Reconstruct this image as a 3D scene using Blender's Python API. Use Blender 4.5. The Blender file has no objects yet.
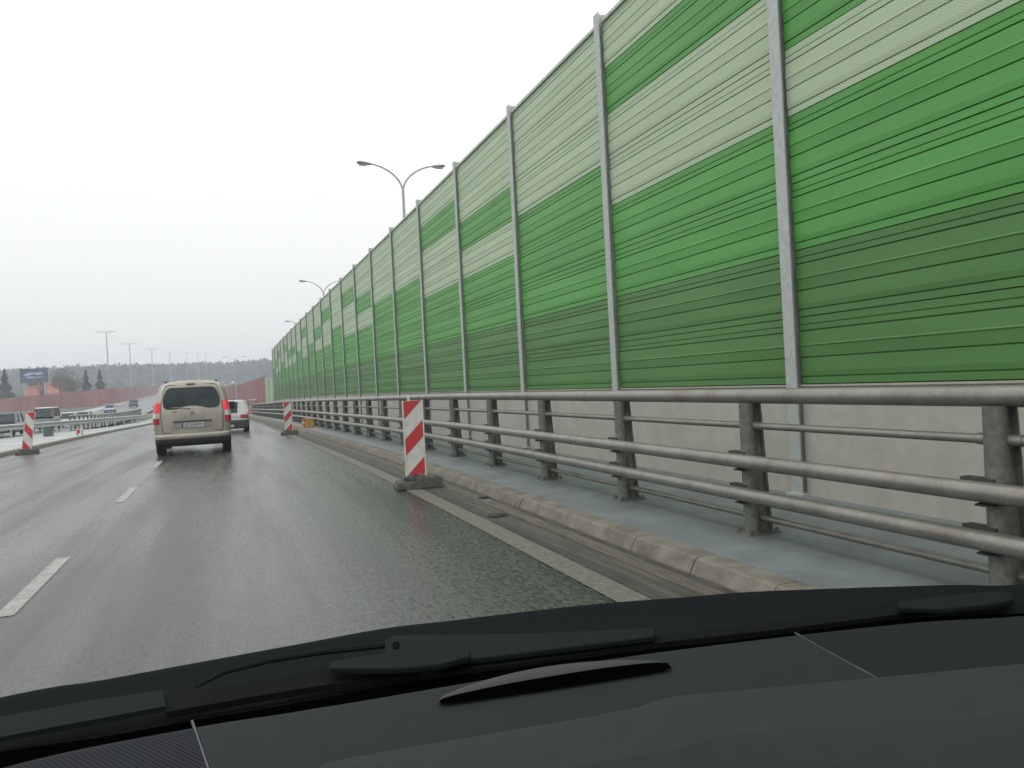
import bpy, bmesh, math, random
from mathutils import Vector, Matrix
random.seed(7)
S = bpy.context.scene
COL = S.collection
R = math.radians
PI = math.pi

# ------------------------------------------------------------------ camera
EYE = Vector((0, 0, 1.47)); FPX = 790.0
yaw, pitch, roll = R(19.297), 0.0034, 0.052
fwd = Vector((math.sin(yaw)*math.cos(pitch), math.cos(yaw)*math.cos(pitch), -math.sin(pitch)))
rw = Vector((math.cos(yaw), -math.sin(yaw), 0)); uw = rw.cross(fwd)
rc = math.cos(roll)*rw - math.sin(roll)*uw
uc = math.sin(roll)*rw + math.cos(roll)*uw
cam = bpy.data.cameras.new('camera'); co = bpy.data.objects.new('camera', cam); COL.objects.link(co)
mw = Matrix((rc, uc, -fwd)).transposed().to_4x4(); mw.translation = EYE
co.matrix_world = mw
cam.sensor_width = 36; cam.lens = 36*FPX/1024; cam.clip_start = 0.05; cam.clip_end = 3000
S.camera = co

def at(px, py, z):
    """point where the line of sight through a photo pixel meets the level z (used to survey the dashboard)"""
    d = fwd*FPX + rc*(px-512) - uc*(py-384)
    t = (z-EYE.z)/d.z
    return EYE + d*t

# ------------------------------------------------------------------ road alignment
def smooth_int(y, a, b):           # integral of a ramp 0..1 between a and b
    if y <= a: return 0.0
    if y >= b: return (b-a)/2 + (y-b)
    return (y-a)**2/(2*(b-a))
def dev(y):
    if y <= 0: return 0.0
    if y <= 24: return -y*y/1800
    return -24*24/1800 - (y-24)*0.02667
def slope_dev(y): return 0 if y <= 0 else (-y/900 if y < 24 else -0.02667)
def devw(y):                      # the tall barrier bends a little less than the road
    if y <= 0: return 0.0
    if y <= 35: return -y*y/3500
    return -.35-(y-35)*.02
def slope_w(y): return 0 if y <= 0 else (-y/1750 if y < 35 else -.02)
def gz(y):
    return (-0.008*smooth_int(y, 10, 18) - .006*smooth_int(y, 40, 60) + 0.032*smooth_int(y, 80, 150) + 0.02*smooth_int(y, 450, 600)
            - 0.02*smooth_int(y, 620, 700))
def gw(y): return -max(0, y-22)**2/9200
def xleft(y):                     # left kerb, nearly straight while the right side bends
    return -7.3+.012*(min(y, 70)-30)+(dev(y)-dev(70) if y > 70 else 0)

# ------------------------------------------------------------------ materials
def M(name, col, rough=.6, metal=0., var=.15, scale=6., bump=0., bscale=80., stretch=(1,1,1), dirt=None, dscale=1.5,
      damt=.5, rvar=0., spec=.5, emit=0., emcol=None, detail=5, coat=0., dstretch=None):
    m = bpy.data.materials.new(name); m.use_nodes = True
    nt = m.node_tree; N = nt.nodes; L = nt.links
    b = N['Principled BSDF']
    b.inputs['Roughness'].default_value = rough; b.inputs['Metallic'].default_value = metal
    b.inputs['Specular IOR Level'].default_value = spec
    if coat: b.inputs['Coat Weight'].default_value = coat
    tc = N.new('ShaderNodeTexCoord'); mp = N.new('ShaderNodeMapping'); mp.inputs['Scale'].default_value = stretch
    L.new(tc.outputs['Object'], mp.inputs['Vector'])
    n = N.new('ShaderNodeTexNoise'); n.inputs['Scale'].default_value = scale; n.inputs['Detail'].default_value = detail
    L.new(mp.outputs[0], n.inputs['Vector'])
    r = N.new('ShaderNodeValToRGB')
    r.color_ramp.elements[0].position = .3; r.color_ramp.elements[1].position = .7
    r.color_ramp.elements[0].color = tuple(c*(1-var) for c in col)+(1,)
    r.color_ramp.elements[1].color = tuple(min(1, c*(1+var)) for c in col)+(1,)
    L.new(n.outputs['Fac'], r.inputs['Fac'])
    out = r.outputs['Color']
    if dirt:
        n2 = N.new('ShaderNodeTexNoise'); n2.inputs['Scale'].default_value = dscale; n2.inputs['Detail'].default_value = 7
        n2.inputs['Roughness'].default_value = .65
        if dstretch:
            mp2 = N.new('ShaderNodeMapping'); mp2.inputs['Scale'].default_value = dstretch
            L.new(tc.outputs['Object'], mp2.inputs['Vector']); L.new(mp2.outputs[0], n2.inputs['Vector'])
        else: L.new(mp.outputs[0], n2.inputs['Vector'])
        r2 = N.new('ShaderNodeValToRGB'); r2.color_ramp.elements[0].position = .45; r2.color_ramp.elements[1].position = .72
        r2.color_ramp.elements[1].color = (damt, damt, damt, 1)
        L.new(n2.outputs['Fac'], r2.inputs['Fac'])
        mx = N.new('ShaderNodeMix'); mx.data_type = 'RGBA'
        L.new(r2.outputs['Color'], mx.inputs['Factor']); L.new(out, mx.inputs['A'])
        mx.inputs['B'].default_value = tuple(dirt)+(1,)
        out = mx.outputs['Result']
    L.new(out, b.inputs['Base Color'])
    if rvar:
        mr = N.new('ShaderNodeMapRange'); mr.inputs['From Min'].default_value = .3; mr.inputs['From Max'].default_value = .7
        mr.inputs['To Min'].default_value = max(.02, rough-rvar); mr.inputs['To Max'].default_value = min(1, rough+rvar)
        n3 = N.new('ShaderNodeTexNoise'); n3.inputs['Scale'].default_value = scale*.35; n3.inputs['Detail'].default_value = 4
        L.new(mp.outputs[0], n3.inputs['Vector'])
        L.new(n3.outputs['Fac'], mr.inputs['Value']); L.new(mr.outputs[0], b.inputs['Roughness'])
    if bump:
        nb = N.new('ShaderNodeTexNoise'); nb.inputs['Scale'].default_value = bscale; nb.inputs['Detail'].default_value = 3
        L.new(tc.outputs['Object'], nb.inputs['Vector'])
        bp = N.new('ShaderNodeBump'); bp.inputs['Strength'].default_value = bump; bp.inputs['Distance'].default_value = .01
        L.new(nb.outputs['Fac'], bp.inputs['Height']); L.new(bp.outputs[0], b.inputs['Normal'])
    if emit:
        b.inputs['Emission Color'].default_value = tuple(emcol or col)+(1,); b.inputs['Emission Strength'].default_value = emit
    return m

def asphalt_mat():
    m = bpy.data.materials.new('wet_asphalt'); m.use_nodes = True
    nt = m.node_tree; N = nt.nodes; L = nt.links; b = N['Principled BSDF']
    tc = N.new('ShaderNodeTexCoord')
    def noise(scale, stretch=None, detail=5, rough=.5):
        n = N.new('ShaderNodeTexNoise'); n.inputs['Scale'].default_value = scale; n.inputs['Detail'].default_value = detail
        n.inputs['Roughness'].default_value = rough
        if stretch:
            mp = N.new('ShaderNodeMapping'); mp.inputs['Scale'].default_value = stretch
            L.new(tc.outputs['Object'], mp.inputs['Vector']); L.new(mp.outputs[0], n.inputs['Vector'])
        else: L.new(tc.outputs['Object'], n.inputs['Vector'])
        return n.outputs['Fac']
    def rng(v, a, b_, c, d):
        mr = N.new('ShaderNodeMapRange'); mr.inputs['From Min'].default_value = a; mr.inputs['From Max'].default_value = b_
        mr.inputs['To Min'].default_value = c; mr.inputs['To Max'].default_value = d
        L.new(v, mr.inputs['Value']); return mr.outputs[0]
    def math_(op, a, b_):
        k = N.new('ShaderNodeMath'); k.operation = op
        for i, v in enumerate((a, b_)):
            if isinstance(v, (int, float)): k.inputs[i].default_value = v
            else: L.new(v, k.inputs[i])
        return k.outputs[0]
    grain = noise(29, (1, .45, 1), 4, .7)
    fine = noise(90, None, 2, .5)
    streak = noise(1.3, (1.0, .045, 1), 4, .55)
    patch = noise(.55, (1, .3, 1), 5, .6)
    v = math_('MULTIPLY', rng(grain, .36, .64, .3, 1.8), rng(streak, .35, .65, .65, 1.35))
    v = math_('MULTIPLY', v, rng(fine, .3, .7, .8, 1.22))
    v = math_('MULTIPLY', v, rng(patch, .3, .7, .85, 1.15))
    col = N.new('ShaderNodeMix'); col.data_type = 'RGBA'; col.blend_type = 'MULTIPLY'; col.inputs['Factor'].default_value = 1
    col.inputs['A'].default_value = (.037, .038, .037, 1)
    cc = N.new('ShaderNodeCombineColor')
    for i in range(3): L.new(v, cc.inputs[i])
    L.new(cc.outputs[0], col.inputs['B']); L.new(col.outputs['Result'], b.inputs['Base Color'])
    rg = math_('ADD', math_('ADD', rng(streak, .38, .62, .15, .36), rng(patch, .3, .7, -.07, .07)), rng(grain, .36, .64, -.09, .16))
    L.new(rg, b.inputs['Roughness'])
    L.new(math_('MULTIPLY', rng(grain, .36, .60, .28, .62), rng(streak, .35, .65, 1.12, .82)), b.inputs['Specular IOR Level'])
    bp = N.new('ShaderNodeBump'); bp.inputs['Strength'].default_value = .34; bp.inputs['Distance'].default_value = .009
    hh = math_('ADD', grain, math_('MULTIPLY', fine, .5))
    L.new(hh, bp.inputs['Height']); L.new(bp.outputs[0], b.inputs['Normal'])
    return m

def dot_mat(name, col, rough, pitch, strength=.6, dots=True, rot=0.):
    """plastic skin embossed with a fine regular pattern"""
    m = bpy.data.materials.new(name); m.use_nodes = True
    nt = m.node_tree; N = nt.nodes; L = nt.links; b = N['Principled BSDF']
    b.inputs['Roughness'].default_value = rough+.15; b.inputs['Specular IOR Level'].default_value = .07
    tc = N.new('ShaderNodeTexCoord'); mp = N.new('ShaderNodeMapping')
    mp.inputs['Rotation'].default_value = (0, 0, rot); L.new(tc.outputs['Object'], mp.inputs['Vector'])
    sep = N.new('ShaderNodeSeparateXYZ'); L.new(mp.outputs[0], sep.inputs[0])
    def sw(o, p):
        a = N.new('ShaderNodeMath'); a.operation = 'MULTIPLY'; a.inputs[1].default_value = 2*PI/p; L.new(o, a.inputs[0])
        s = N.new('ShaderNodeMath'); s.operation = 'SINE'; L.new(a.outputs[0], s.inputs[0]); return s.outputs[0]
    sx = sw(sep.outputs[0], pitch); sy = sw(sep.outputs[1], pitch*1.6)
    mu = N.new('ShaderNodeMath'); mu.operation = 'MULTIPLY' if dots else 'ADD'; L.new(sx, mu.inputs[0])
    if dots: L.new(sy, mu.inputs[1])
    else: mu.inputs[1].default_value = 0
    mr = N.new('ShaderNodeMapRange'); mr.inputs['From Min'].default_value = -.3; mr.inputs['From Max'].default_value = .5
    L.new(mu.outputs[0], mr.inputs['Value'])
    mx = N.new('ShaderNodeMix'); mx.data_type = 'RGBA'; L.new(mr.outputs[0], mx.inputs['Factor'])
    mx.inputs['A'].default_value = tuple(c*(1+strength) for c in col)+(1,)
    mx.inputs['B'].default_value = tuple(c*(1-strength*.6) for c in col)+(1,)
    L.new(mx.outputs['Result'], b.inputs['Base Color'])
    return m

def panel_mat(name, col, var=.14):
    """perforated coated aluminium: even colour, rows of small punched holes, a little weathering"""
    m = bpy.data.materials.new(name); m.use_nodes = True
    nt = m.node_tree; N = nt.nodes; L = nt.links; b = N['Principled BSDF']
    b.inputs['Roughness'].default_value = .5; b.inputs['Specular IOR Level'].default_value = .4
    tc = N.new('ShaderNodeTexCoord')
    n = N.new('ShaderNodeTexNoise'); n.inputs['Scale'].default_value = 1.2; n.inputs['Detail'].default_value = 6
    mp = N.new('ShaderNodeMapping'); mp.inputs['Scale'].default_value = (1, .35, 2.2)
    L.new(tc.outputs['Object'], mp.inputs['Vector']); L.new(mp.outputs[0], n.inputs['Vector'])
    r = N.new('ShaderNodeValToRGB'); r.color_ramp.elements[0].position = .3; r.color_ramp.elements[1].position = .7
    g = sum(col)/3
    r.color_ramp.elements[0].color = tuple(c*(1-var) for c in col)+(1,)
    r.color_ramp.elements[1].color = tuple(c*(1+var)*.93+g*.07 for c in col)+(1,)
    L.new(n.outputs['Fac'], r.inputs['Fac'])
    sep = N.new('ShaderNodeSeparateXYZ'); L.new(tc.outputs['Object'], sep.inputs[0])
    def sw(o, p):
        a = N.new('ShaderNodeMath'); a.operation = 'MULTIPLY'; a.inputs[1].default_value = 2*PI/p; L.new(o, a.inputs[0])
        s = N.new('ShaderNodeMath'); s.operation = 'SINE'; L.new(a.outputs[0], s.inputs[0]); return s.outputs[0]
    mu = N.new('ShaderNodeMath'); mu.operation = 'MULTIPLY'
    L.new(sw(sep.outputs[1], .042), mu.inputs[0]); L.new(sw(sep.outputs[2], .026), mu.inputs[1])
    mr = N.new('ShaderNodeMapRange'); mr.inputs['From Min'].default_value = .25; mr.inputs['From Max'].default_value = .7
    mr.inputs['To Min'].default_value = 0; mr.inputs['To Max'].default_value = .38
    L.new(mu.outputs[0], mr.inputs['Value'])
    mx = N.new('ShaderNodeMix'); mx.data_type = 'RGBA'; L.new(mr.outputs[0], mx.inputs['Factor'])
    L.new(r.outputs['Color'], mx.inputs['A']); mx.inputs['B'].default_value = tuple(c*.25 for c in col)+(1,)
    L.new(mx.outputs['Result'], b.inputs['Base Color'])
    return m

MT = {}
MT['asphalt'] = asphalt_mat()
MT['white_line'] = M('worn_road_paint', (.30, .30, .285), .5, var=.25, scale=9, bump=.3, bscale=120, dirt=(.12, .12, .115), dscale=14, damt=.85)
MT['edge_line'] = M('worn_edge_strip', (.138, .129, .106), .65, var=.35, scale=22, bump=.5, bscale=90, dirt=(.075, .07, .06), dscale=12, damt=.85)
MT['gutter'] = M('dirty_gutter', (.068, .060, .049), .7, var=.5, scale=5, stretch=(3.2, .12, 1), bump=.6, bscale=60,
                 dirt=(.022, .021, .02), dscale=3.0, damt=.9, dstretch=(3.0, .2, 1), detail=7)
MT['gutter_tan'] = M('dirty_gutter_slab', (.10, .09, .072), .7, var=.4, scale=10, stretch=(2, .3, 1), bump=.5, bscale=60, dirt=(.05, .045, .037), dscale=4, damt=.8)
MT['tar'] = M('dirty_tar_joint', (.03, .028, .025), .7, var=.5, scale=8, stretch=(2, .3, 1), bump=.5, bscale=60, dirt=(.08, .07, .055), dscale=6, damt=.8)
MT['kerb'] = M('kerb_concrete', (.160, .147, .117), .75, var=.25, scale=5, bump=.6, bscale=70, dirt=(.06, .052, .04), dscale=3.4, damt=.9)
MT['walk'] = M('coated_walkway', (.148, .172, .178), .5, var=.12, scale=2.6, bump=.25, bscale=120, dirt=(.10, .112, .113), dscale=1.7, damt=.7, rvar=.12)
MT['median'] = M('pale_pavement', (.33, .35, .35), .45, var=.15, scale=1.2, dirt=(.18, .19, .19), dscale=.8, damt=.7, rvar=.12)
MT['ground'] = M('rough_grass_ground', (.07, .072, .045), .9, var=.4, scale=.6, dirt=(.10, .08, .058), dscale=.07, damt=.8)
MT['plinth'] = M('pale_concrete', (.40, .388, .34), .8, var=.07, scale=7, bump=.2, bscale=60, dirt=(.30, .288, .25), dscale=1.8, damt=.6, dstretch=(1, .8, .6))
MT['galv'] = M('galvanised_steel', (.43, .46, .44), .5, .3, var=.12, scale=14, dirt=(.33, .33, .33), dscale=6, damt=.4)
MT['rail'] = M('weathered_zinc_rail', (.255, .248, .222), .40, .55, var=.10, scale=40, bump=.12, bscale=70, dirt=(.15, .135, .11), dscale=3.5, damt=.75)
MT['railpost'] = M('weathered_zinc_post', (.165, .168, .150), .55, .4, var=.22, scale=30, bump=.15, bscale=50, dirt=(.085, .08, .066), dscale=6, damt=.8)
MT['rail_dark'] = M('dark_steel_bracket', (.055, .053, .048), .6, .3, var=.3, scale=20)
MT['bolt'] = M('bolt_steel', (.11, .10, .09), .5, .5)
MT['green_d'] = panel_mat('dark_green_sheet', (.080, .212, .054))
MT['green_m'] = panel_mat('mid_green_sheet', (.090, .335, .064))
MT['green_l'] = panel_mat('pale_sheet', (.42, .545, .362), .07)
MT['cap'] = M('pale_cap', (.5, .53, .47), .5)
MT['white'] = M('white_reflective_sheet', (.62, .62, .60), .45, var=.06, scale=6, dirt=(.36, .35, .32), dscale=5, damt=.6)
MT['red'] = M('red_reflective_sheet', (.52, .035, .045), .4, var=.08, scale=6, dirt=(.26, .045, .045), dscale=5, damt=.5)
MT['rubber'] = M('recycled_rubber', (.060, .060, .056), .8, var=.4, scale=18, bump=.5, bscale=60, dirt=(.12, .11, .095), dscale=8, damt=.8)
MT['tyre'] = M('tyre_rubber', (.018, .018, .018), .7, var=.2)
MT['rim'] = M('wheel_rim', (.22, .22, .22), .4, .5)
MT['van_paint'] = M('sand_metallic_paint', (.345, .318, .27), .36, .35, var=.04, scale=3, coat=.3, dirt=(.235, .215, .185), dscale=2.2, damt=.55)
MT['plastic'] = M('dark_bumper_plastic', (.035, .036, .036), .6, var=.2)
MT['glass'] = M('dark_car_glass', (.014, .026, .028), .08, var=.6, scale=2.2, spec=.3)
MT['tail'] = M('lit_tail_lamp', (.55, .03, .04), .25, emit=.22, emcol=(1, .06, .08))
MT['tail_dark'] = M('red_lamp_lens', (.36, .02, .028), .2)
MT['lens'] = M('clear_lamp_lens', (.55, .5, .48), .2)
MT['plate'] = M('plate_white', (.46, .47, .46), .45, var=.06, dirt=(.3, .29, .27), dscale=6, damt=.6)
MT['plate_blue'] = M('plate_blue', (.05, .075, .17), .4)
MT['ink'] = M('black_letters', (.02, .02, .02), .5)
MT['chrome'] = M('dull_chrome', (.26, .25, .23), .25, .9)
MT['white_paint'] = M('white_car_paint', (.46, .475, .485), .3, var=.04, coat=.3)
MT['silver_paint'] = M('silver_car_paint', (.42, .44, .45), .35, .5, var=.05)
MT['dark_paint'] = M('dark_car_paint', (.05, .058, .065), .3, .3, var=.1)
MT['teal_paint'] = M('dark_teal_paint', (.08, .115, .12), .35, .2, var=.1)
MT['bluegrey_paint'] = M('bluegrey_paint', (.33, .40, .55), .35, .3, var=.1)
MT['head'] = M('lit_headlamp', (.9, .9, .88), .2, emit=1.2, emcol=(1, .98, .94))
MT['lampgrey'] = M('lamp_grey', (.36, .37, .39), .5, .3)
MT['redwall'] = M('maroon_panel', (.31, .115, .122), .65, var=.2, scale=.3, stretch=(1, 1, .3), dirt=(.15, .06, .065), dscale=.25, damt=.7)
MT['redpost'] = M('maroon_post', (.15, .05, .055), .6)
MT['roof'] = M('red_roof_tiles', (.30, .10, .075), .7, var=.25, scale=2)
MT['render'] = M('pale_house_render', (.42, .38, .34), .85)
MT['housebrick'] = M('pink_brick', (.32, .16, .135), .85)
MT['window'] = M('dark_window', (.03, .04, .05), .1)
MT['bill_navy'] = M('poster_navy', (.035, .055, .11), .5, var=.5, scale=.5)
MT['bill_blue'] = M('poster_pale_blue', (.30, .42, .58), .5, var=.3, scale=.8)
MT['bark'] = M('bark', (.09, .075, .06), .9, var=.3)
MT['conifer'] = M('conifer_needles', (.022, .034, .026), .8, var=.5, scale=1.5)
MT['tan'] = M('tan_twigs', (.15, .125, .075), .85, var=.4, scale=1.0)
MT['forest'] = M('far_forest', (.045, .052, .045), .9, var=.6, scale=.12)
MT['forest_b'] = M('far_forest_brown', (.075, .065, .05), .9, var=.5, scale=.12)
MT['yellow'] = M('ochre_plastic', (.42, .25, .07), .5, var=.15)
MT['orange'] = M('orange_plastic', (.5, .13, .04), .5)
MT['barrier_red'] = M('red_barrier_plastic', (.42, .075, .06), .5, var=.1)
MT['cream'] = M('cream_paint', (.52, .50, .38), .5)
MT['dash'] = M('dash_soft_plastic', (.0095, .0125, .0142), .7, var=.08, scale=30, bump=.25, bscale=900, spec=.2)  # dash, pad and cowl colours darkened in place of an unbuilt roof's shade
MT['dash_pad'] = M('dash_pad_plastic', (.0205, .0245, .0258), .7, var=.08, scale=30, bump=.3, bscale=900, spec=.2)
MT['grille'] = dot_mat('dash_speaker_mesh', (.0125, .014, .0165), .6, .0052, 1.0, True)
MT['grille_r'] = dot_mat('dash_ribbed_mesh', (.0105, .012, .014), .55, .0075, .6, False, -.15)
MT['cowlmat'] = dot_mat('cowl_plastic', (.0042, .0058, .0064), .65, .0075, .3, True, .6)
MT['black'] = M('near_black_fill', (.0008, .0008, .001), .95, spec=.0)  # near-black fill for the windscreen gap and the vent mouth
MT['wiper'] = M('wiper_plastic', (.0070, .0092, .0094), .75, var=.1, spec=.08)
MT['blade'] = M('wiper_blade_rubber', (.004, .005, .0055), .8, spec=.06)
MT['seam'] = M('pale_seam', (.06, .063, .066), .6)
MT['lidmat'] = M('glossy_dark_lid', (.036, .034, .040), .5, var=.05, spec=.2)
MT['ownpaint'] = M('own_bonnet_paint', (.03, .033, .036), .35, .2)
MT['debris'] = M('tar_lump', (.012, .012, .012), .7, bump=.5, bscale=40)

# ------------------------------------------------------------------ mesh builder
class MB:
    def __init__(s): s.v = []; s.f = []; s.m = []
    def quad(s, a, b, c, d, mi=0):
        n = len(s.v); s.v += [a, b, c, d]; s.f.append((n, n+1, n+2, n+3)); s.m.append(mi)
    def poly(s, pts, mi=0):
        n = len(s.v); s.v += list(pts); s.f.append(tuple(range(n, n+len(pts)))); s.m.append(mi)
    def box(s, c, d, mi=0, rz=0., taper=1.):
        cx, cy, cz = c; hx, hy, hz = d[0]/2, d[1]/2, d[2]/2
        ca, sa = math.cos(rz), math.sin(rz); n = len(s.v)
        for dz in (-1, 1):
            t = taper if dz > 0 else 1
            for dx, dy in ((-1, -1), (1, -1), (1, 1), (-1, 1)):
                x, y = dx*hx*t, dy*hy*t
                s.v.append((cx+x*ca-y*sa, cy+x*sa+y*ca, cz+dz*hz))
        for f in ((0, 3, 2, 1), (4, 5, 6, 7), (0, 1, 5, 4), (1, 2, 6, 5), (2, 3, 7, 6), (3, 0, 4, 7)):
            s.f.append(tuple(n+i for i in f)); s.m.append(mi)
    def tube(s, pts, r, n=10, mi=0, cap=True):
        pts = [Vector(p) for p in pts]; rs = r if isinstance(r, (list, tuple)) else [r]*len(pts)
        base = len(s.v); ref = None
        for i, p in enumerate(pts):
            t = (pts[min(i+1, len(pts)-1)]-pts[max(i-1, 0)]).normalized()
            if ref is None: ref = Vector((0, 0, 1)) if abs(t.z) < .9 else Vector((1, 0, 0))
            a = t.cross(ref).normalized(); b = a.cross(t).normalized(); ref = b
            for k in range(n):
                q = 2*PI*k/n
                s.v.append(tuple(p + a*(rs[i]*math.cos(q)) + b*(rs[i]*math.sin(q))))
        for i in range(len(pts)-1):
            for k in range(n):
                k2 = (k+1) % n
                s.f.append((base+i*n+k, base+i*n+k2, base+(i+1)*n+k2, base+(i+1)*n+k)); s.m.append(mi)
        if cap:
            s.f.append(tuple(base+k for k in range(n))[::-1]); s.m.append(mi)
            e = base+(len(pts)-1)*n; s.f.append(tuple(e+k for k in range(n))); s.m.append(mi)
    def grid(s, rows, mi=0, close=False):
        base = len(s.v); w = len(rows[0])
        for r in rows: s.v += [tuple(p) for p in r]
        for i in range(len(rows)-1):
            for k in range(w if close else w-1):
                k2 = (k+1) % w
                s.f.append((base+i*w+k, base+i*w+k2, base+(i+1)*w+k2, base+(i+1)*w+k)); s.m.append(mi)
    def prism(s, pts, axis, h0, h1, mi=0):
        """extrude polygon pts (2D) along axis 'x','y' or 'z'"""
        def P(p, h): return {'x': (h, p[0], p[1]), 'y': (p[0], h, p[1]), 'z': (p[0], p[1], h)}[axis]
        n = len(s.v); k = len(pts)
        s.v += [P(p, h0) for p in pts]+[P(p, h1) for p in pts]
        s.f.append(tuple(range(n, n+k))[::-1]); s.m.append(mi)
        s.f.append(tuple(range(n+k, n+2*k))); s.m.append(mi)
        for i in range(k):
            j = (i+1) % k; s.f.append((n+i, n+j, n+k+j, n+k+i)); s.m.append(mi)
    def build(s, name, mats, parent=None, smooth=False, angle=40):
        me = bpy.data.meshes.new(name); me.from_pydata([tuple(v) for v in s.v], [], s.f)
        for m in (mats if isinstance(mats, (list, tuple)) else [mats]): me.materials.append(m)
        me.polygons.foreach_set('material_index', s.m)
        bm = bmesh.new(); bm.from_mesh(me)
        if len(bm.verts) < 60000: bmesh.ops.remove_doubles(bm, verts=bm.verts, dist=1e-5)
        bmesh.ops.recalc_face_normals(bm, faces=bm.faces)
        if smooth:
            lim = R(angle)
            for e in bm.edges:
                e.smooth = not (len(e.link_faces) == 2 and e.calc_face_angle(0) > lim)
            for f in bm.faces: f.smooth = True
        bm.to_mesh(me); bm.free()
        o = bpy.data.objects.new(name, me); COL.objects.link(o)
        if parent: o.parent = parent
        return o

def tag(o, label=None, cat=None, group=None, kind=None):
    if label: o['label'] = label
    if cat: o['category'] = cat
    if group: o['group'] = group
    if kind: o['kind'] = kind
    return o
def thing(name, label, cat, loc=(0, 0, 0), rz=0., group=None):
    o = bpy.data.objects.new(name, None); o.empty_display_size = .2; COL.objects.link(o)
    o.location = loc; o.rotation_euler = (0, 0, rz)
    return tag(o, label, cat, group)
def copy_tree(o, parent=None):
    c = o.copy(); COL.objects.link(c); c.parent = parent
    for ch in list(o.children): copy_tree(ch, c)
    return c
def struct(o): o['kind'] = 'structure'; return o
def bevel(o, w=.01, seg=2):
    m = o.modifiers.new('bevel', 'BEVEL'); m.width = w; m.segments = seg; m.limit_method = 'ANGLE'; m.angle_limit = R(35)
    return o
def text_mesh(name, body, size, mat, parent, loc, rot, extrude=.002):
    cu = bpy.data.curves.new(name, 'FONT'); cu.body = body; cu.size = size; cu.extrude = extrude
    cu.align_x = 'CENTER'; cu.align_y = 'CENTER'
    to = bpy.data.objects.new(name+'_tmp', cu); COL.objects.link(to)
    dg = bpy.context.evaluated_depsgraph_get(); me = bpy.data.meshes.new_from_object(to.evaluated_get(dg))
    bpy.data.objects.remove(to); me.materials.clear(); me.materials.append(mat)
    o = bpy.data.objects.new(name, me); COL.objects.link(o); o.parent = parent; o.location = loc; o.rotation_euler = rot
    return o

def span(a, b, st):
    n = max(1, int(round((b-a)/st))); return [a+(b-a)*i/n for i in range(n+1)]
def path_ys(a, b):
    ys = span(a, min(b, 60), 1.0) if a < 60 else []
    if b > 60: ys += span(max(a, 60), b, 6.0)[(1 if a < 60 else 0):]
    return ys
def ribbon(name, prof, mat, y0, y1, xf=None):
    """strip along the road; prof is a list of (x, height above road) across it"""
    mb = MB(); rows = []
    for y in path_ys(y0, y1):
        rows.append([((xf(y, x) if xf else x)+dev(y), y, gz(y)+h) for x, h in prof])
    mb.grid(rows); return mb.build(name, mat)

# ------------------------------------------------------------------ setting
mb = MB(); rows = []
for y in [-60, -20]+span(0, 300, 10)+span(320, 1000, 20):
    rows.append([(x, y, gz(y)-.35) for x in (-900, -500, -250, -120, -60, -25, 0, 25, 80, 250, 500, 900)])
mb.grid(rows); struct(mb.build('ground', MT['ground'], smooth=True))
struct(ribbon('road', [(-6.78, 0), (-3, 0), (0, 0), (3.03, 0)], MT['asphalt'], -6, 330, lambda y, x: x if x > -6 else xleft(y)-dev(y)))
struct(ribbon('edge_line', [(2.28, .004), (2.50, .004)], MT['edge_line'], -4, 150))
struct(ribbon('gutter', [(2.50, .003), (2.60, -.0+.003), (2.75, .003), (3.04, .003)], MT['gutter'], -4, 150))
struct(ribbon('gutter_joint', [(2.515, .006), (2.60, .006)], MT['tar'], -4, 150))
struct(ribbon('kerb_foot', [(2.985, .005), (3.058, .008)], MT['tar'], -4, 150))
struct(ribbon('gutter_slab', [(2.83, .006), (2.985, .006)], MT['gutter_tan'], -4, 150))
# lane dashes
mb = MB()
for k in range(0, 22):
    y0 = 6.45+6.4*k-6.4*1
    for a in range(2):
        ya, yb = y0+a*1.08, y0+a*1.08+1.08
        mb.quad((-1.66+dev(ya), ya, gz(ya)+.004), (-1.53+dev(ya), ya, gz(ya)+.004), (-1.53+dev(yb), yb, gz(yb)+.004), (-1.66+dev(yb), yb, gz(yb)+.004))
struct(mb.build('lane_marking', MT['white_line']))
# right kerb of separate stones
mb = MB(); y = -4.0
while y < 150:
    L_ = .9; g = .011; j = random.uniform(-.006, .006)
    prof = [(3.05+j, -.02), (3.06+j, .02), (3.11+j, .108), (3.13+j, .122), (3.28, .124), (3.28, -.02)]
    ya, yb = y+g/2, y+L_-g/2
    mb.prism([(0, 0)], 'y', 0, 0) if False else None
    n = len(mb.v); k = len(prof)
    for yy in (ya, yb): mb.v += [(p[0]+dev(yy), yy, gz(yy)+p[1]) for p in prof]
    mb.f.append(tuple(range(n, n+k))); mb.m.append(0); mb.f.append(tuple(range(n+k, n+2*k))[::-1]); mb.m.append(0)
    for i in range(k-1): mb.f.append((n+i, n+i+1, n+k+i+1, n+k+i)); mb.m.append(0)
    y += L_
struct(mb.build('kerb', MT['kerb']))
struct(ribbon('kerb_bed', [(3.07, .004), (3.12, .10), (3.275, .112)], MT['tar'], -4, 150))
struct(ribbon('walkway', [(3.282, .118), (4.4, .121), (5.9, .122)], MT['walk'], -4, 150))
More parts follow.
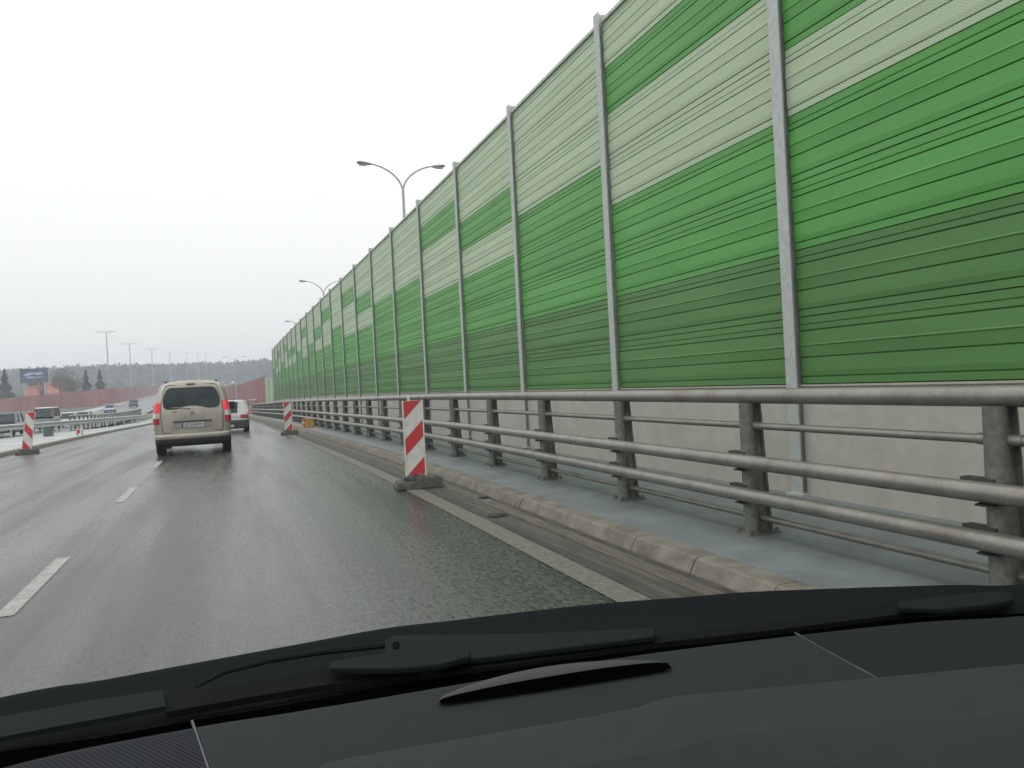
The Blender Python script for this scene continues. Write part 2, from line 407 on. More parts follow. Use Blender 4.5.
# left kerb, median walkway
struct(ribbon('left_kerb', [(.04, -.01), (.0, .10), (-.04, .13), (-.20, .13), (-.20, .0)], MT['kerb'], -6, 200, lambda y, x: x+xleft(y)-dev(y)))
GRX = [(-60, -14.5), (30, -13.6), (46, -11.5), (57, -9.7), (66, -8.6), (75, -8.3)]
def grx(y):
    if y >= 75: return -8.3+dev(y)-dev(75)
    for (a, xa), (b, xb) in zip(GRX[:-1], GRX[1:]):
        if a <= y <= b: return xa+(xb-xa)*(y-a)/(b-a)
struct(ribbon('median_walkway', [(0, .126), (1, .125)], MT['median'], -6, 200, lambda y, x: (xleft(y)-.202 if x == 0 else grx(y)-.6)-dev(y)))
struct(ribbon('opposite_road', [(-22.0, -.02), (-16, -.02), (-10.6, -.02)], MT['asphalt'], 10, 420, lambda y, x: x if x < -12 else min(x, grx(y)-.6-dev(y))))
struct(ribbon('opposite_verge', [(-25.0, .02), (-23.2, .05), (-22.02, .0)], MT['median'], 10, 420))

# ------------------------------------------------------------------ tall green noise barrier
XW, HB, Z0 = 5.53, 5.56, 1.28
SP = 4.05; Y0 = -1.25; NB = 23
wall = thing('noise_barrier', 'tall noise barrier of green and pale striped panels between steel posts on concrete', 'noise barrier')
PAT = {'E': 'DDMMLLML', 'C': 'DDMMMLLL', 'D': 'DDMMLMLL'}
seq = 'CDECDECCDECEDCECDDECEDCEC'
# bays 0,1 lie behind the camera's right edge; bay 2 is the wide one at the right of the photo
ph = HB/8
PROF = [(0, 0), (.10, .0), (.106, -.012), (.114, -.012), (.120, .006), (.19, .006), (.197, -.014), (.206, -.014), (.214, .008),
        (.40, .012), (.414, .017), (.422, .017), (.436, .010), (.588, .006), (.595, -.013), (.603, -.013), (.610, .008), (.80, .011), (.874, .006), (.880, -.012), (.888, -.012), (.894, .003), (.985, .003)]
def wallpt(y, off, z):     # off: proud towards the road
    return (XW+devw(y)-off, y, gw(y)+z)
mats = {'D': ('dark_green_panel', MT['green_d']), 'M': ('mid_green_panel', MT['green_m']), 'L': ('pale_panel', MT['green_l'])}
post_ys = [Y0+SP*i for i in range(NB+1)]
for i in range(NB):
    ya, yb = post_ys[i]+.07, post_ys[i+1]-.07
    pat = PAT[seq[i]]
    j = 0
    while j < 8:
        k = j
        while k+1 < 8 and pat[k+1] == pat[j]: k += 1
        mb = MB(); rows = [[], []]
        for c in range(j, k+1):
            jit = random.uniform(-.004, .004)
            pr = [(Z0+ph*(c+1-t), d-.06+jit) for t, d in PROF]+[(Z0+ph*c+.006, -.06-.03+jit), (Z0+ph*c, -.09)]
            for z, d in pr[::-1]:
                rows[0].append(wallpt(ya, d, z)); rows[1].append(wallpt(yb, d, z))
        # a back face gives the cassettes their thickness
        zt, zb = Z0+ph*(k+1), Z0+ph*j
        for q, yy in ((0, ya), (1, yb)):
            rows[q] = [wallpt(yy, -.18, zb)]+rows[q]+[wallpt(yy, -.18, zt)]
        mb.grid(rows, close=True)
        mb.build(mats[pat[j]][0], mats[pat[j]][1], wall)
        j = k+1
    mb = MB()
    pr = [(-.20, -.15), (-.055, -.15), (-.055, Z0-.035), (-.035, Z0-.02), (-.035, Z0-.002), (-.20, Z0-.002)]
    mb.grid([[wallpt(ya, o, z) for o, z in pr], [wallpt(yb, o, z) for o, z in pr]], close=True)
    n = len(mb.v)
    mb.build('concrete_base_panel', MT['plinth'], wall)
    mb = MB()
    pr = [(-.19, Z0+HB), (-.02, Z0+HB), (-.02, Z0+HB+.05), (-.19, Z0+HB+.05)]
    mb.grid([[wallpt(ya, o, z) for o, z in pr], [wallpt(yb, o, z) for o, z in pr]], close=True)
    mb.build('top_cap', MT['cap'], wall)
mb = MB()   # H section post
h_ = Z0+HB+.13-.08
mb.box((0, 0, h_/2), (.016, .165, h_)); mb.box((.10, 0, h_/2), (.184, .012, h_)); mb.box((.20, 0, h_/2), (.016, .165, h_))
mb.box((.10, 0, .012), (.30, .26, .024))
p0 = mb.build('post', MT['galv'], wall)
for i, y in enumerate(post_ys):
    o = p0 if i == 0 else p0.copy()
    if i: COL.objects.link(o); o.parent = wall
    o.location = (XW+devw(y)-.012, y, gw(y)+.12); o.rotation_euler = (0, 0, -slope_w(y))
# lower pale green section at the far end, then the maroon barrier
def strip_wall(name, label, pts, mat, postmat, step, thick=.12, panel='panel', rib=.0, group=None):
    """pts: (x, y, z_base, z_top)"""
    t = thing(name, label, 'noise barrier', group=group)
    for a, b in zip(pts[:-1], pts[1:]):
        A = Vector((a[0], a[1])); B = Vector((b[0], b[1])); L_ = (B-A).length; n = max(1, int(round(L_/step)))
        d = (B-A)/L_; nr = Vector((-d.y, d.x))
        for i in range(n):
            u0, u1 = i/n, (i+1)/n
            mb = MB()
            def P(u, o, top):
                q = A.lerp(B, u)+nr*o; return (q.x, q.y, a[3]+(b[3]-a[3])*u if top else a[2]+(b[2]-a[2])*u)
            g = .06/L_
            mb.grid([[P(u0+g, -thick/2, 0), P(u0+g, thick/2, 0), P(u0+g, thick/2, 1), P(u0+g, -thick/2, 1)],
                     [P(u1-g, -thick/2, 0), P(u1-g, thick/2, 0), P(u1-g, thick/2, 1), P(u1-g, -thick/2, 1)]], close=True)
            m = mat[(i*7+int(abs(a[0])))%len(mat)] if isinstance(mat, list) else mat
            mb.build(panel, m, t)
            q = A.lerp(B, u0); mb = MB()
            zt = a[3]+(b[3]-a[3])*u0+.08; zb = a[2]+(b[2]-a[2])*u0
            mb.box((q.x, q.y, (zt+zb)/2), (.17, .17, zt-zb), rz=math.atan2(d.y, d.x))
            mb.build('post', postmat, t)
    return t
ye = post_ys[-1]
def wp(y, x=XW): return (x+dev(y), y)
strip_wall('low_noise_barrier', 'lower pale green noise barrier carrying on from the far end of the tall green one',
           [(4.05, 96, -.9, 3.35), (3.92, 113.5, -.9, 3.75)],
           [M('pale_green_sheet', (.26, .42, .23), .55, var=.1, scale=.6), MT['green_l'], M('soft_green_sheet', (.16, .36, .14), .55)], MT['galv'], 3.6)
strip_wall('maroon_barrier', 'maroon noise barrier beyond the green wall, right of the white car',
           [(4.1, 114.5, -1, 4.0), (3.4, 128, -1, 3.9), (1.0, 165, -1, 3.55), (-.6, 225, -.3, 4.4), (-4, 310, 0, 5.0)], MT['redwall'], MT['redpost'], 5)
strip_wall('maroon_barrier', 'long maroon noise barrier left of the opposite carriageway, below the billboard and conifers',
           [(-130, 205, -2.2, 2.9), (-55, 225, -1.6, 3.7), (-30.5, 240, -.4, 5.3), (-33.5, 400, 1.6, 7.8), (-35.5, 480, 2.9, 9.3)],
           MT['redwall'], MT['redpost'], 5)

# ------------------------------------------------------------------ bridge railing on the right
rail = thing('guard_railing', 'galvanised tubular guard railing on the blue-grey walkway along the green wall', 'railing')
XR = 4.0
r_ys = [-1.23+2.24*i for i in range(0, 44)]
ye_r = r_ys[-1]
def along(xo, h, a=-2.0, b=ye_r+.4):
    return [(xo+dev(y), y, gz(y)+h) for y in span(a, min(b, 60), 1.1)+(span(60, b, 4)[1:] if b > 60 else [])]
for nm, xo, h, r in (('top_rail', XR, 1.248, .062), ('thin_rail', XR, 1.005, .028), ('front_rail', XR-.14, .725, .057),
                     ('front_rail', XR-.14, .455, .057), ('thin_rail', XR+.02, .255, .027)):
    mb = MB(); mb.tube(along(xo, h), r, 14); mb.build(nm, MT['rail'], rail, smooth=True)
# sleeves where tubes join
for i, y in enumerate(r_ys[:18]):
    if i % 3 == 1:
        for xo, h, r in ((XR, 1.248, .0645), (XR-.14, .725, .0595), (XR-.14, .455, .0595)):
            mb = MB(); yy = y+.85; mb.tube([(xo+dev(yy), yy, gz(yy)+h), (xo+dev(yy+.09), yy+.09, gz(yy+.09)+h)], r, 14)
            mb.build('tube_sleeve', MT['rail'], rail, smooth=True)
mb = MB()
T = 1.195-.12
def taperbox(mb, x0b, x1b, x0t, x1t, w, z0, z1):
    n = len(mb.v); h = w/2
    mb.v += [(x0b, -h, z0), (x1b, -h, z0), (x1b, h, z0), (x0b, h, z0), (x0t, -h, z1), (x1t, -h, z1), (x1t, h, z1), (x0t, h, z1)]
    for f in ((0, 3, 2, 1), (4, 5, 6, 7), (0, 1, 5, 4), (1, 2, 6, 5), (2, 3, 7, 6), (3, 0, 4, 7)): mb.f.append(tuple(n+i for i in f)); mb.m.append(0)
# rolled face tube towards the road, web plate behind, rear flange
mb.tube([(-.035, 0, .012), (-.035, 0, T)], [.066, .062], 16)
taperbox(mb, -.02, .105, -.02, .045, .05, .012, T)
taperbox(mb, .105, .118, .045, .058, .13, .012, T)
post0 = mb.build('post', MT['railpost'], rail, smooth=True)
mb = MB(); mb.box((.02, 0, .008), (.30, .22, .016)); bp0 = mb.build('base_plate', MT['railpost'], post0)
mb = MB()
for sx in (-.10, .14):
    for sy in (-.08, .08):
        mb.tube([(sx, sy, .016), (sx, sy, .034)], .016, 6); mb.tube([(sx, sy, .03), (sx, sy, .05)], .008, 6)
mb.build('bolt', MT['bolt'], post0)
for h in (.705, .435):
    mb = MB()
    zz = h-.12
    mb.box((-.075, .075, zz+.065), (.07, .21, .05))
    mb.prism([(-.15, zz-.05), (-.04, zz-.035), (-.04, zz-.045), (-.15, zz-.06)], 'y', -.06, .06)
    mb.box((-.085, 0, zz), (.06, .07, .08))
    mb.build('bracket', MT['rail_dark'], post0)
for s in (-1, 1):
    mb = MB(); mb.tube([(.0, s*.05, .885), (.0, s*.14, .885)], .034, 12); mb.build('socket', MT['rail'], post0, smooth=True)
for i, y in enumerate(r_ys):
    o = post0 if i == 0 else copy_tree(post0, rail)
    o.location = (XR+dev(y), y, gz(y)+.12); o.rotation_euler = (0, 0, -slope_dev(y)*-1)

# ------------------------------------------------------------------ striped beacons
def clip(poly, a, b, c):       # keep a*x+b*y<=c
    out = []
    for i in range(len(poly)):
        p, q = poly[i], poly[(i+1) % len(poly)]
        dp, dq = a*p[0]+b*p[1]-c, a*q[0]+b*q[1]-c
        if dp <= 0: out.append(p)
        if (dp < 0 < dq) or (dq < 0 < dp):
            t = dp/(dp-dq); out.append((p[0]+(q[0]-p[0])*t, p[1]+(q[1]-p[1])*t))
    return out
def beacon(label, loc, rz, lean, sgn, grp, phase=0., hgt=1.0):
    q_ = hgt/1.07
    t = thing('striped_beacon', label, 'road beacon', loc, rz, grp)
    w = .30; zb = .19; x0, x1 = -w/2+.017, w/2-.017
    mb = MB()
    k = math.tan(lean)
    def V(x, y, z): return (x+k*(z-.15), y, z)
    def bx(xa, xb, y0, y1, za, zz, mi):
        n = len(mb.v)
        mb.v += [V(xa, y0, za), V(xb, y0, za), V(xb, y1, za), V(xa, y1, za), V(xa, y0, zz), V(xb, y0, zz), V(xb, y1, zz), V(xa, y1, zz)]
        for f in ((0, 3, 2, 1), (4, 5, 6, 7), (0, 1, 5, 4), (1, 2, 6, 5), (2, 3, 7, 6), (3, 0, 4, 7)): mb.f.append(tuple(n+i for i in f)); mb.m.append(mi)
    bx(x0, x1, -.018, .018, zb, zb+hgt, 0)
    rect = [(x0, zb), (x1, zb), (x1, zb+hgt), (x0, zb+hgt)]
    sl = 1.03*q_                                    # rise per unit run, bands run up to one side
    per = .53*q_
    for b in range(-2, 6):
        c0 = zb+phase*q_+b*per; c1 = c0+per*.447
        # band between z - sgn*sl*x in [c0,c1]
        p = clip(clip(rect, -sgn*sl, 1, c1), sgn*sl, -1, -c0)
        if len(p) > 2:
            mb.poly([V(x, -.0215, z) for x, z in p], 1)
    o = mb.build('panel', [MT['white'], MT['red']], t)
    for xa, xb in ((-w/2, x0), (x1, w/2)):
        mb = MB(); bx(xa, xb, -.024, .024, zb-.03, zb+hgt+.008, 0); mb.build('edge_strip', MT['white'], t)
    mb = MB(); mb.tube([V(-.05, 0, zb+hgt), V(-.05, 0, zb+hgt+.07)], .018, 8); mb.build('peg', MT['white'], t)
    mb = MB(); mb.tube([V(0, 0, .1), V(0, 0, zb)], .03, 8); mb.build('stem', MT['plastic'], t)
    mb = MB(); mb.box((-.10, 0, .055), (.42, .40, .11), taper=.86); mb.box((.16, -.02, .08), (.40, .36, .16), taper=.90)
    mb.box((-.02, 0, .14), (.36, .20, .06), taper=.9)
    f = mb.build('foot', MT['rubber'], t); bevel(f, .012)
    return t
gB = 'striped road beacons along the carriageway'
beacon('large red and white striped beacon standing upright on a rubber foot by the near kerb', (2.41, 11.3, .004), R(-4), 0, 1, gB, -.117, 1.07)
beacon('far red and white striped beacon in front of the railing, nearest the white car', (1.86, 31.6, gz(31.6)), 0, 0, 1, gB, -.117, 1.07)
beacon('leaning red and white striped beacon at the left kerb of the road', (-6.72, 30.5, gz(30.5)), 0, R(8.5), -1, gB, -.117, 1.2)

# debris and small bits on the right
def lump(label, loc, sx, sy, sz, seed):
    rnd = random.Random(seed); bm = bmesh.new(); bmesh.ops.create_icosphere(bm, subdivisions=2, radius=1)
    for v in bm.verts:
        f = rnd.uniform(.75, 1.2); v.co = Vector((v.co.x*sx*f, v.co.y*sy*f, max(-.1, v.co.z)*sz*f))
    me = bpy.data.meshes.new('debris'); bm.to_mesh(me); bm.free(); me.materials.append(MT['debris'])
    o = bpy.data.objects.new('debris', me); COL.objects.link(o); o.location = loc
    return tag(o, label, 'debris', 'tar lumps in the gutter')
lump('larger flat black tar lump lying in the gutter past the large beacon', (2.62, 8.25, .006), .13, .12, .022, 1)
lump('small black tar lump in the gutter close to the kerb', (2.90, 9.6, .006), .09, .07, .025, 2)
# ochre box and orange bollard near the far beacon
t = thing('ochre_box', 'ochre plastic box standing by the kerb in front of the far railing', 'box', (2.95, 35.0, gz(35)+.12))
mb = MB(); mb.box((0, 0, .17), (.34, .34, .34), taper=1.1); bevel(mb.build('tub', MT['yellow'], t), .02)
mb = MB(); mb.box((0, 0, .36), (.40, .40, .04)); mb.build('lid', MT['yellow'], t)
t = thing('orange_marker', 'short orange marker stub left of the ochre box', 'marker', (2.72, 35.3, gz(35)+.1))
mb = MB(); mb.tube([(0, 0, 0), (0, 0, .03), (0, 0, .04), (0, 0, .36)], [.13, .13, .06, .045], 10); mb.build('cone', MT['orange'], t)
mb = MB(); mb.tube([(0, 0, .19), (0, 0, .26)], .059, 10); mb.build('band', MT['white'], t)

# red-and-white plastic barriers at the far right of the carriageway
def barrier_proto():
    t = thing('road_barrier', 'x', 'road barrier', group='plastic road barriers')
    mb = MB(); mb.prism([(-.28, 0), (.28, 0), (.26, .12), (.12, .3), (.09, .85), (-.09, .85), (-.12, .3), (-.26, .12)], 'x', -.75, .75)
    mb.build('body', MT['barrier_red'], t)
    mb = MB(); mb.box((0, 0, .9), (.5, .1, .1)); mb.build('lug', MT['white'], t)
    return t
b0 = barrier_proto()
bl = ['red plastic road barrier at the end of the railing', 'red plastic road barrier second from the railing end',
      'red plastic road barrier third from the railing end', 'red plastic road barrier closest to the white car']
for i in range(4):
    o = b0 if i == 0 else copy_tree(b0)
    o['label'] = bl[i]; y = 99-1*i
    o.location = (3.3-1.0*i+dev(y)+.9, y, gz(y)+.03); o.rotation_euler = (0, 0, .05)

# ------------------------------------------------------------------ left guard rail, bits on the median
gr = thing('crash_barrier', 'long steel crash barrier beside the median at left', 'crash barrier')
ys = span(6, 66, 2)+span(66, 190, 4)[1:]
mb = MB(); W = [(.0, .42), (-.07, .47), (-.07, .51), (.0, .56), (.0, .60), (-.07, .65), (-.07, .70), (.0, .74), (.012, .74), (.012, .42)]
mb.grid([[(grx(y)-o, y, gz(y)+.12+z) for o, z in W] for y in ys], close=True)
mb.build('beam', MT['galv'], gr)
mb = MB(); mb.box((0, 0, .38), (.07, .10, .76)); gp0 = mb.build('post', MT['galv'], gr)
for i, y in enumerate(ys):
    o = gp0 if i == 0 else gp0.copy()
    if i: COL.objects.link(o); o.parent = gr
    o.location = (grx(y)-.06, y, gz(y)+.12)
# second parapet on the far side of the opposite road
pr = thing('far_parapet', 'distant grey post railing of the opposite carriageway beyond the crash barrier', 'railing')
xs = -13.6
ys2 = span(66, 128, 2.2)
for h in (1.15, .6):
    mb = MB(); mb.tube([(xs+3.4+dev(y), y, gz(y)+h) for y in ys2], .05, 6); mb.build('rail', MT['galv'], pr)
mb = MB(); mb.box((0, 0, .55), (.16, .16, 1.1)); pp0 = mb.build('post', MT['railpost'], pr)
for i, y in enumerate(ys2):
    o = pp0 if i == 0 else pp0.copy()
    if i: COL.objects.link(o); o.parent = pr
    o.location = (xs+3.4+dev(y), y, gz(y))
t = thing('dark_crate', 'dark open crate standing on the median behind the leaning beacon', 'crate', (-9.35, 47.2, gz(47.2)+.125), .1)
mb = MB()
for c, d in (((0, -.19, .2), (.44, .03, .4)), ((0, .19, .2), (.44, .03, .4)), ((-.205, 0, .2), (.03, .35, .4)), ((.205, 0, .2), (.03, .35, .4)), ((0, 0, .02), (.38, .35, .03))): mb.box(c, d)
mb.build('crate_body', MT['teal_paint'], t)
mb = MB(); mb.box((0, 0, .41), (.48, .44, .025)); mb.build('rim', MT['plastic'], t)
t = thing('low_marker', 'low red and white marker board standing on the median', 'marker board', (-7.75, 46.3, gz(46.3)+.125), .0)
mb = MB(); mb.box((0, 0, .17), (.36, .03, .26), 0); mb.box((-.06, -.018, .17), (.15, .006, .2), 1)
mb.box((.12, -.018, .19), (.03, .006, .17), 1); mb.build('board', [MT['white'], MT['red']], t)
mb = MB(); mb.box((-.12, 0, .03), (.04, .2, .06)); mb.build('leg', MT['plastic'], t)
mb = MB(); mb.box((.12, 0, .03), (.04, .2, .06)); mb.build('leg', MT['plastic'], t)

# ------------------------------------------------------------------ vehicles
def wheel(parent, x, y, r, w):
    mb = MB(); s = 1 if x > 0 else -1; n = 22
    prof = [(-w/2, r*.62), (-w/2, r*.93), (-w/2+.03, r), (w/2-.03, r), (w/2, r*.93), (w/2, r*.62)]
    rows = [[(x+px, y+pr_*math.cos(2*PI*k/n), r+pr_*math.sin(2*PI*k/n)) for k in range(n)] for px, pr_ in prof]
    mb.grid(rows, close=True); t = mb.build('tyre', MT['tyre'], None, smooth=True, angle=50); t.name = 'wheel'; t.parent = parent
    mb = MB(); xo = x+s*(w/2-.03)
    rows = [[(x-s*w*.2, y+r*.63*math.cos(2*PI*k/n), r+r*.63*math.sin(2*PI*k/n)) for k in range(n)],
            [(xo, y+r*.63*math.cos(2*PI*k/n), r+r*.63*math.sin(2*PI*k/n)) for k in range(n)],
            [(xo-s*.02, y+r*.45*math.cos(2*PI*k/n), r+r*.45*math.sin(2*PI*k/n)) for k in range(n)],
            [(xo, y+r*.12*math.cos(2*PI*k/n), r+r*.12*math.sin(2*PI*k/n)) for k in range(n)]]
    mb.grid(rows, close=True); mb.poly(rows[3]); mb.build('rim', MT['rim'], t, smooth=True)
def rounded(pts, r, n=5):
    out = []; k = len(pts)
    for i in range(k):
        p0, p1, p2 = Vector(pts[i-1]), Vector(pts[i]), Vector(pts[(i+1) % k])
        rr = r[i] if isinstance(r, (list, tuple)) else r
        a = p1+(p0-p1).normalized()*rr; b = p1+(p2-p1).normalized()*rr
        for j in range(n+1):
            u = j/n; q = (1-u)**2*a+2*u*(1-u)*p1+u*u*b; out.append((q.x, q.y))
    return out
def patch(name, outline, surf, off, thick, mat, parent, smooth=True, rings=6):
    """panel that follows surface y=surf(x,z); off is how far it stands proud (towards -y)"""
    cx = sum(p[0] for p in outline)/len(outline); cz = sum(p[1] for p in outline)/len(outline)
    rows = []
    for i in range(rings+1):
        s = 1-i/rings*.985
        rows.append([(cx+(x-cx)*s, z_) for x, z_ in [(x, cz+(z-cz)*s) for x, z in outline]])
    R3 = [[(x, surf(x, z)-off, z) for x, z in r] for r in rows]
    edge = [(x, surf(x, z)-off+thick, z) for x, z in rows[0]]
    mb = MB(); mb.grid([edge]+R3, close=True); mb.poly(R3[-1])
    return mb.build(name, mat, parent, smooth=smooth, angle=50)

def make_van():
    t = thing('van', 'sand beige passenger van with lit tail lamps driving just ahead', 'van')
    HP = [(.0, .26), (.66, .30), (.80, .36), (.885, .50), (.902, .72), (.905, .90), (.892, 1.06), (.862, 1.22), (.822, 1.40), (.782, 1.56),
          (.742, 1.66), (.68, 1.735), (.58, 1.775), (.40, 1.80), (.20, 1.812), (.0, 1.815)]
    # smooth by chaikin
    for _ in range(1):
        o = [HP[0]]
        for a, b in zip(HP[:-1], HP[1:]):
            o += [(a[0]*.75+b[0]*.25, a[1]*.75+b[1]*.25), (a[0]*.25+b[0]*.75, a[1]*.25+b[1]*.75)]
        o.append(HP[-1]); HP = o
    full = HP+[(-x, z) for x, z in HP[-2:0:-1]]
    def lean(z): return 0 if z < .98 else (z-.98)**1.25*.27
    def surf(x, z): return lean(z)+.055*(x/.9)**2
    def ins(p, d): return (p[0]*(1-d/.9), 1.0+(p[1]-1.0)*(1-d/.8))
    mb = MB(); rows = []
    for d, yo in ((.10, .0), (.06, .006), (.03, .03), (.01, .075), (0, .15)):
        rows.append([(lambda q: (q[0], surf(*q)+yo, q[1]))(ins(p, d)) for p in full])
    first = rows[0]
    for y, k in ((.6, 1), (1.5, 1), (2.6, 1.0), (2.95, .97), (3.2, .74), (3.5, .42), (3.75, .2), (4.1, .1), (4.28, .02)):
        rows.append([(x*(1 if z < .9 else (1+.0*k)), y, z if z < .9 else .9+(z-.9)*k) for x, z in full])
    rows.append([(x*.93, 4.38, .55+(z-.55)*.8 if z < .9 else .9*.93) for x, z in [(x, min(z, .9)) for x, z in full]])
    mb.grid(rows, close=True)
    n = len(HP)     # rear cap in strips from right side to left
    cap = []
    L_ = first
    for i in range(n):
        a = L_[i]; b = L_[-i] if i else L_[0]
        if i == 0 or i == n-1: b = a
        row = []
        for q in range(9):
            u = q/8; x = a[0]+(b[0]-a[0])*u; z = a[2]
            row.append((x, surf(x, z), z))
        cap.append(row)
    mb.grid(cap)
    body = mb.build('body', MT['van_paint'], t, smooth=True, angle=55)
    # tailgate shut line
    gate = rounded([(-.70, .56), (.70, .56), (.735, 1.15), (.60, 1.71), (-.60, 1.71), (-.735, 1.15)], [.06, .06, .2, .10, .10, .2], 5)
    mb = MB()
    mb.tube([(x, surf(x, z)-.003, z) for x, z in gate+gate[:1]], .007, 5); mb.build('tailgate_gap', MT['plastic'], t)
    tg = patch('tailgate', [(x*.985, 1.13+(z-1.13)*.985) for x, z in gate], surf, .012, .02, MT['van_paint'], t, rings=10)
    glass = rounded([(-.60, 1.12), (.60, 1.12), (.675, 1.22), (.655, 1.42), (.555, 1.645), (-.555, 1.645), (-.655, 1.42), (-.675, 1.22)],
                    [.10, .10, .10, .10, .12, .12, .10, .10], 5)
    patch('rear_window', glass, surf, .020, .02, MT['glass'], t, rings=8)
    mb = MB(); mb.box((0, surf(0, 1.725)-.02, 1.725), (.20, .03, .028)); mb.build('high_brake_light', MT['tail_dark'], t)
    # rear wiper
    mb = MB(); mb.tube([(-.02, surf(0, 1.14)-.04, 1.13), (-.25, surf(0, 1.16)-.045, 1.15), (-.47, surf(0, 1.17)-.04, 1.165)], [.012, .01, .008], 6); mb.build('rear_wiper', MT['chrome'], t)
    # number plate recess, handle strip, plate
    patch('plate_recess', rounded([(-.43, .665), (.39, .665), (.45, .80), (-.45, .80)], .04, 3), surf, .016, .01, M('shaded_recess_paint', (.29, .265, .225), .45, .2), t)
    mb = MB(); mb.box((0, surf(0, .82)-.02, .825), (.90, .045, .028)); bevel(mb.build('handle_strip', MT['plastic'], t), .008)
    mb = MB(); mb.box((0, surf(0, .73)-.022, .73), (.52, .012, .115)); pl = mb.build('number_plate', MT['plate'], t)
    mb = MB(); mb.box((-.238, surf(0, .73)-.0295, .73), (.042, .004, .113)); mb.build('blue_band', MT['plate_blue'], pl)
    text_mesh('plate_text', 'JC2 EIVM', .098, MT['ink'], pl, (.02, surf(0, .73)-.030, .73), (PI/2, 0, 0))
    # maker's double chevron and little badge
    for dz in (0, .038):
        mb = MB(); z = 1.0+dz
        mb.prism([(-.05, z-.03), (0, z+.01), (.05, z-.03), (.05, z-.01), (0, z+.032), (-.05, z-.01)], 'y', -.028, -.012)
        mb.build('chevron', MT['chrome'], t)
    mb = MB(); mb.box((-.40, surf(.4, 1.05)-.016, 1.065), (.10, .008, .035)); mb.build('badge', MT['chrome'], t)
    # tail lamps wrap the corners
    for s in (-1, 1):
        def lamp(z0, z1, w, mat, nm, par):
            mb = MB(); rows = []
            for z in (z0, (z0+z1)/2, z1):
                # half width of the body at this height
                hw = .905 if z < .95 else .905-(z-.95)*.17
                prof = [(hw-w, .052), (hw-w*.4, .035), (hw-.035, .05), (hw-.004, .10), (hw+.012, .17), (hw-.04, .20), (hw-w, .16)]
                rows.append([(s*x, y+lean(z)-.015, z) for x, y in prof])
            mb.grid(rows, close=True); mb.poly(rows[0]); mb.poly(rows[-1])
            return mb.build(nm, mat, par, smooth=True, angle=35)
        tl = lamp(1.045, 1.29, .145, MT['tail'], 'tail_light', t)
        lamp(.92, 1.043, .14, MT['lens'], 'clear_lens', tl)
        lamp(.775, .918, .145, MT['tail_dark'], 'red_lens', tl)
    # bumper
    mb = MB(); rows = []
    xs_ = [-.93, -.915, -.86, -.70, -.35, 0, .35, .70, .86, .915, .93]
    for z, o in ((.405, -.02), (.41, .045), (.44, .058), (.49, .058), (.525, .04), (.535, 0)):
        rows.append([(x*.975, .055*(x/.9)**2-o-.02+(.09 if abs(x) > .9 else 0)+(.5 if abs(x) > .92 else 0), z) for x in xs_])
    mb.grid(rows); bp_ = mb.build('bumper', MT['van_paint'], t, smooth=True, angle=60)
    mb = MB(); rows = []
    for z, o in ((.27, -.10), (.285, -.03), (.33, .02), (.404, .04)):
        rows.append([(x*.965, .055*(x/.9)**2-o-.01+(.09 if abs(x) > .9 else 0)+(.4 if abs(x) > .92 else 0), z) for x in xs_])
    mb.grid(rows); mb.build('lower_bumper', MT['plastic'], t, smooth=True)
    for s in (-1, 1):
        mb = MB(); mb.box((s*.74, -.02, .44), (.13, .02, .035)); mb.build('reflector', MT['tail_dark'], t)
    # roof rails, mirrors, side windows
    for s in (-1, 1):
        mb = MB(); mb.tube([(s*.60, .35, 1.76), (s*.60, .42, 1.80), (s*.60, 2.3, 1.81), (s*.60, 2.4, 1.77)], .022, 8); mb.build('roof_rail', MT['plastic'], t, smooth=True)
        mb = MB(); mb.box((s*.99, 2.95, 1.12), (.17, .12, .22)); bevel(mb.build('wing_mirror', MT['plastic'], t), .03)
        for y0, y1 in ((.45, 1.25), (1.35, 2.1), (2.2, 2.85)):
            mb = MB(); zz = (1.14, 1.60)
            hw = lambda z: (.862 if z < 1.3 else .762)+.012
            mb.prism([(0, 0)], 'x', 0, 0) if False else None
            mb.quad((s*hw(1.14), y0, 1.2), (s*hw(1.14), y1, 1.2), (s*(hw(1.6)+.012), y1-.02, 1.60), (s*(hw(1.6)+.012), y0+.04, 1.60)); mb.build('side_window', MT['glass'], t)
    for x in (-.785, .785):
        for y in (.72, 3.45): wheel(t, x, y, .325, .21)
    mb = MB(); mb.box((0, 2.2, .27), (1.4, 3.6, .12)); mb.build('underbody', MT['plastic'], t)
    return t
van = make_van(); van.location = (-1.14, 23.2, gz(24)+.0); van.rotation_euler = (0, 0, R(1.2)); van.scale = (1.09, 1.06, 1.125)

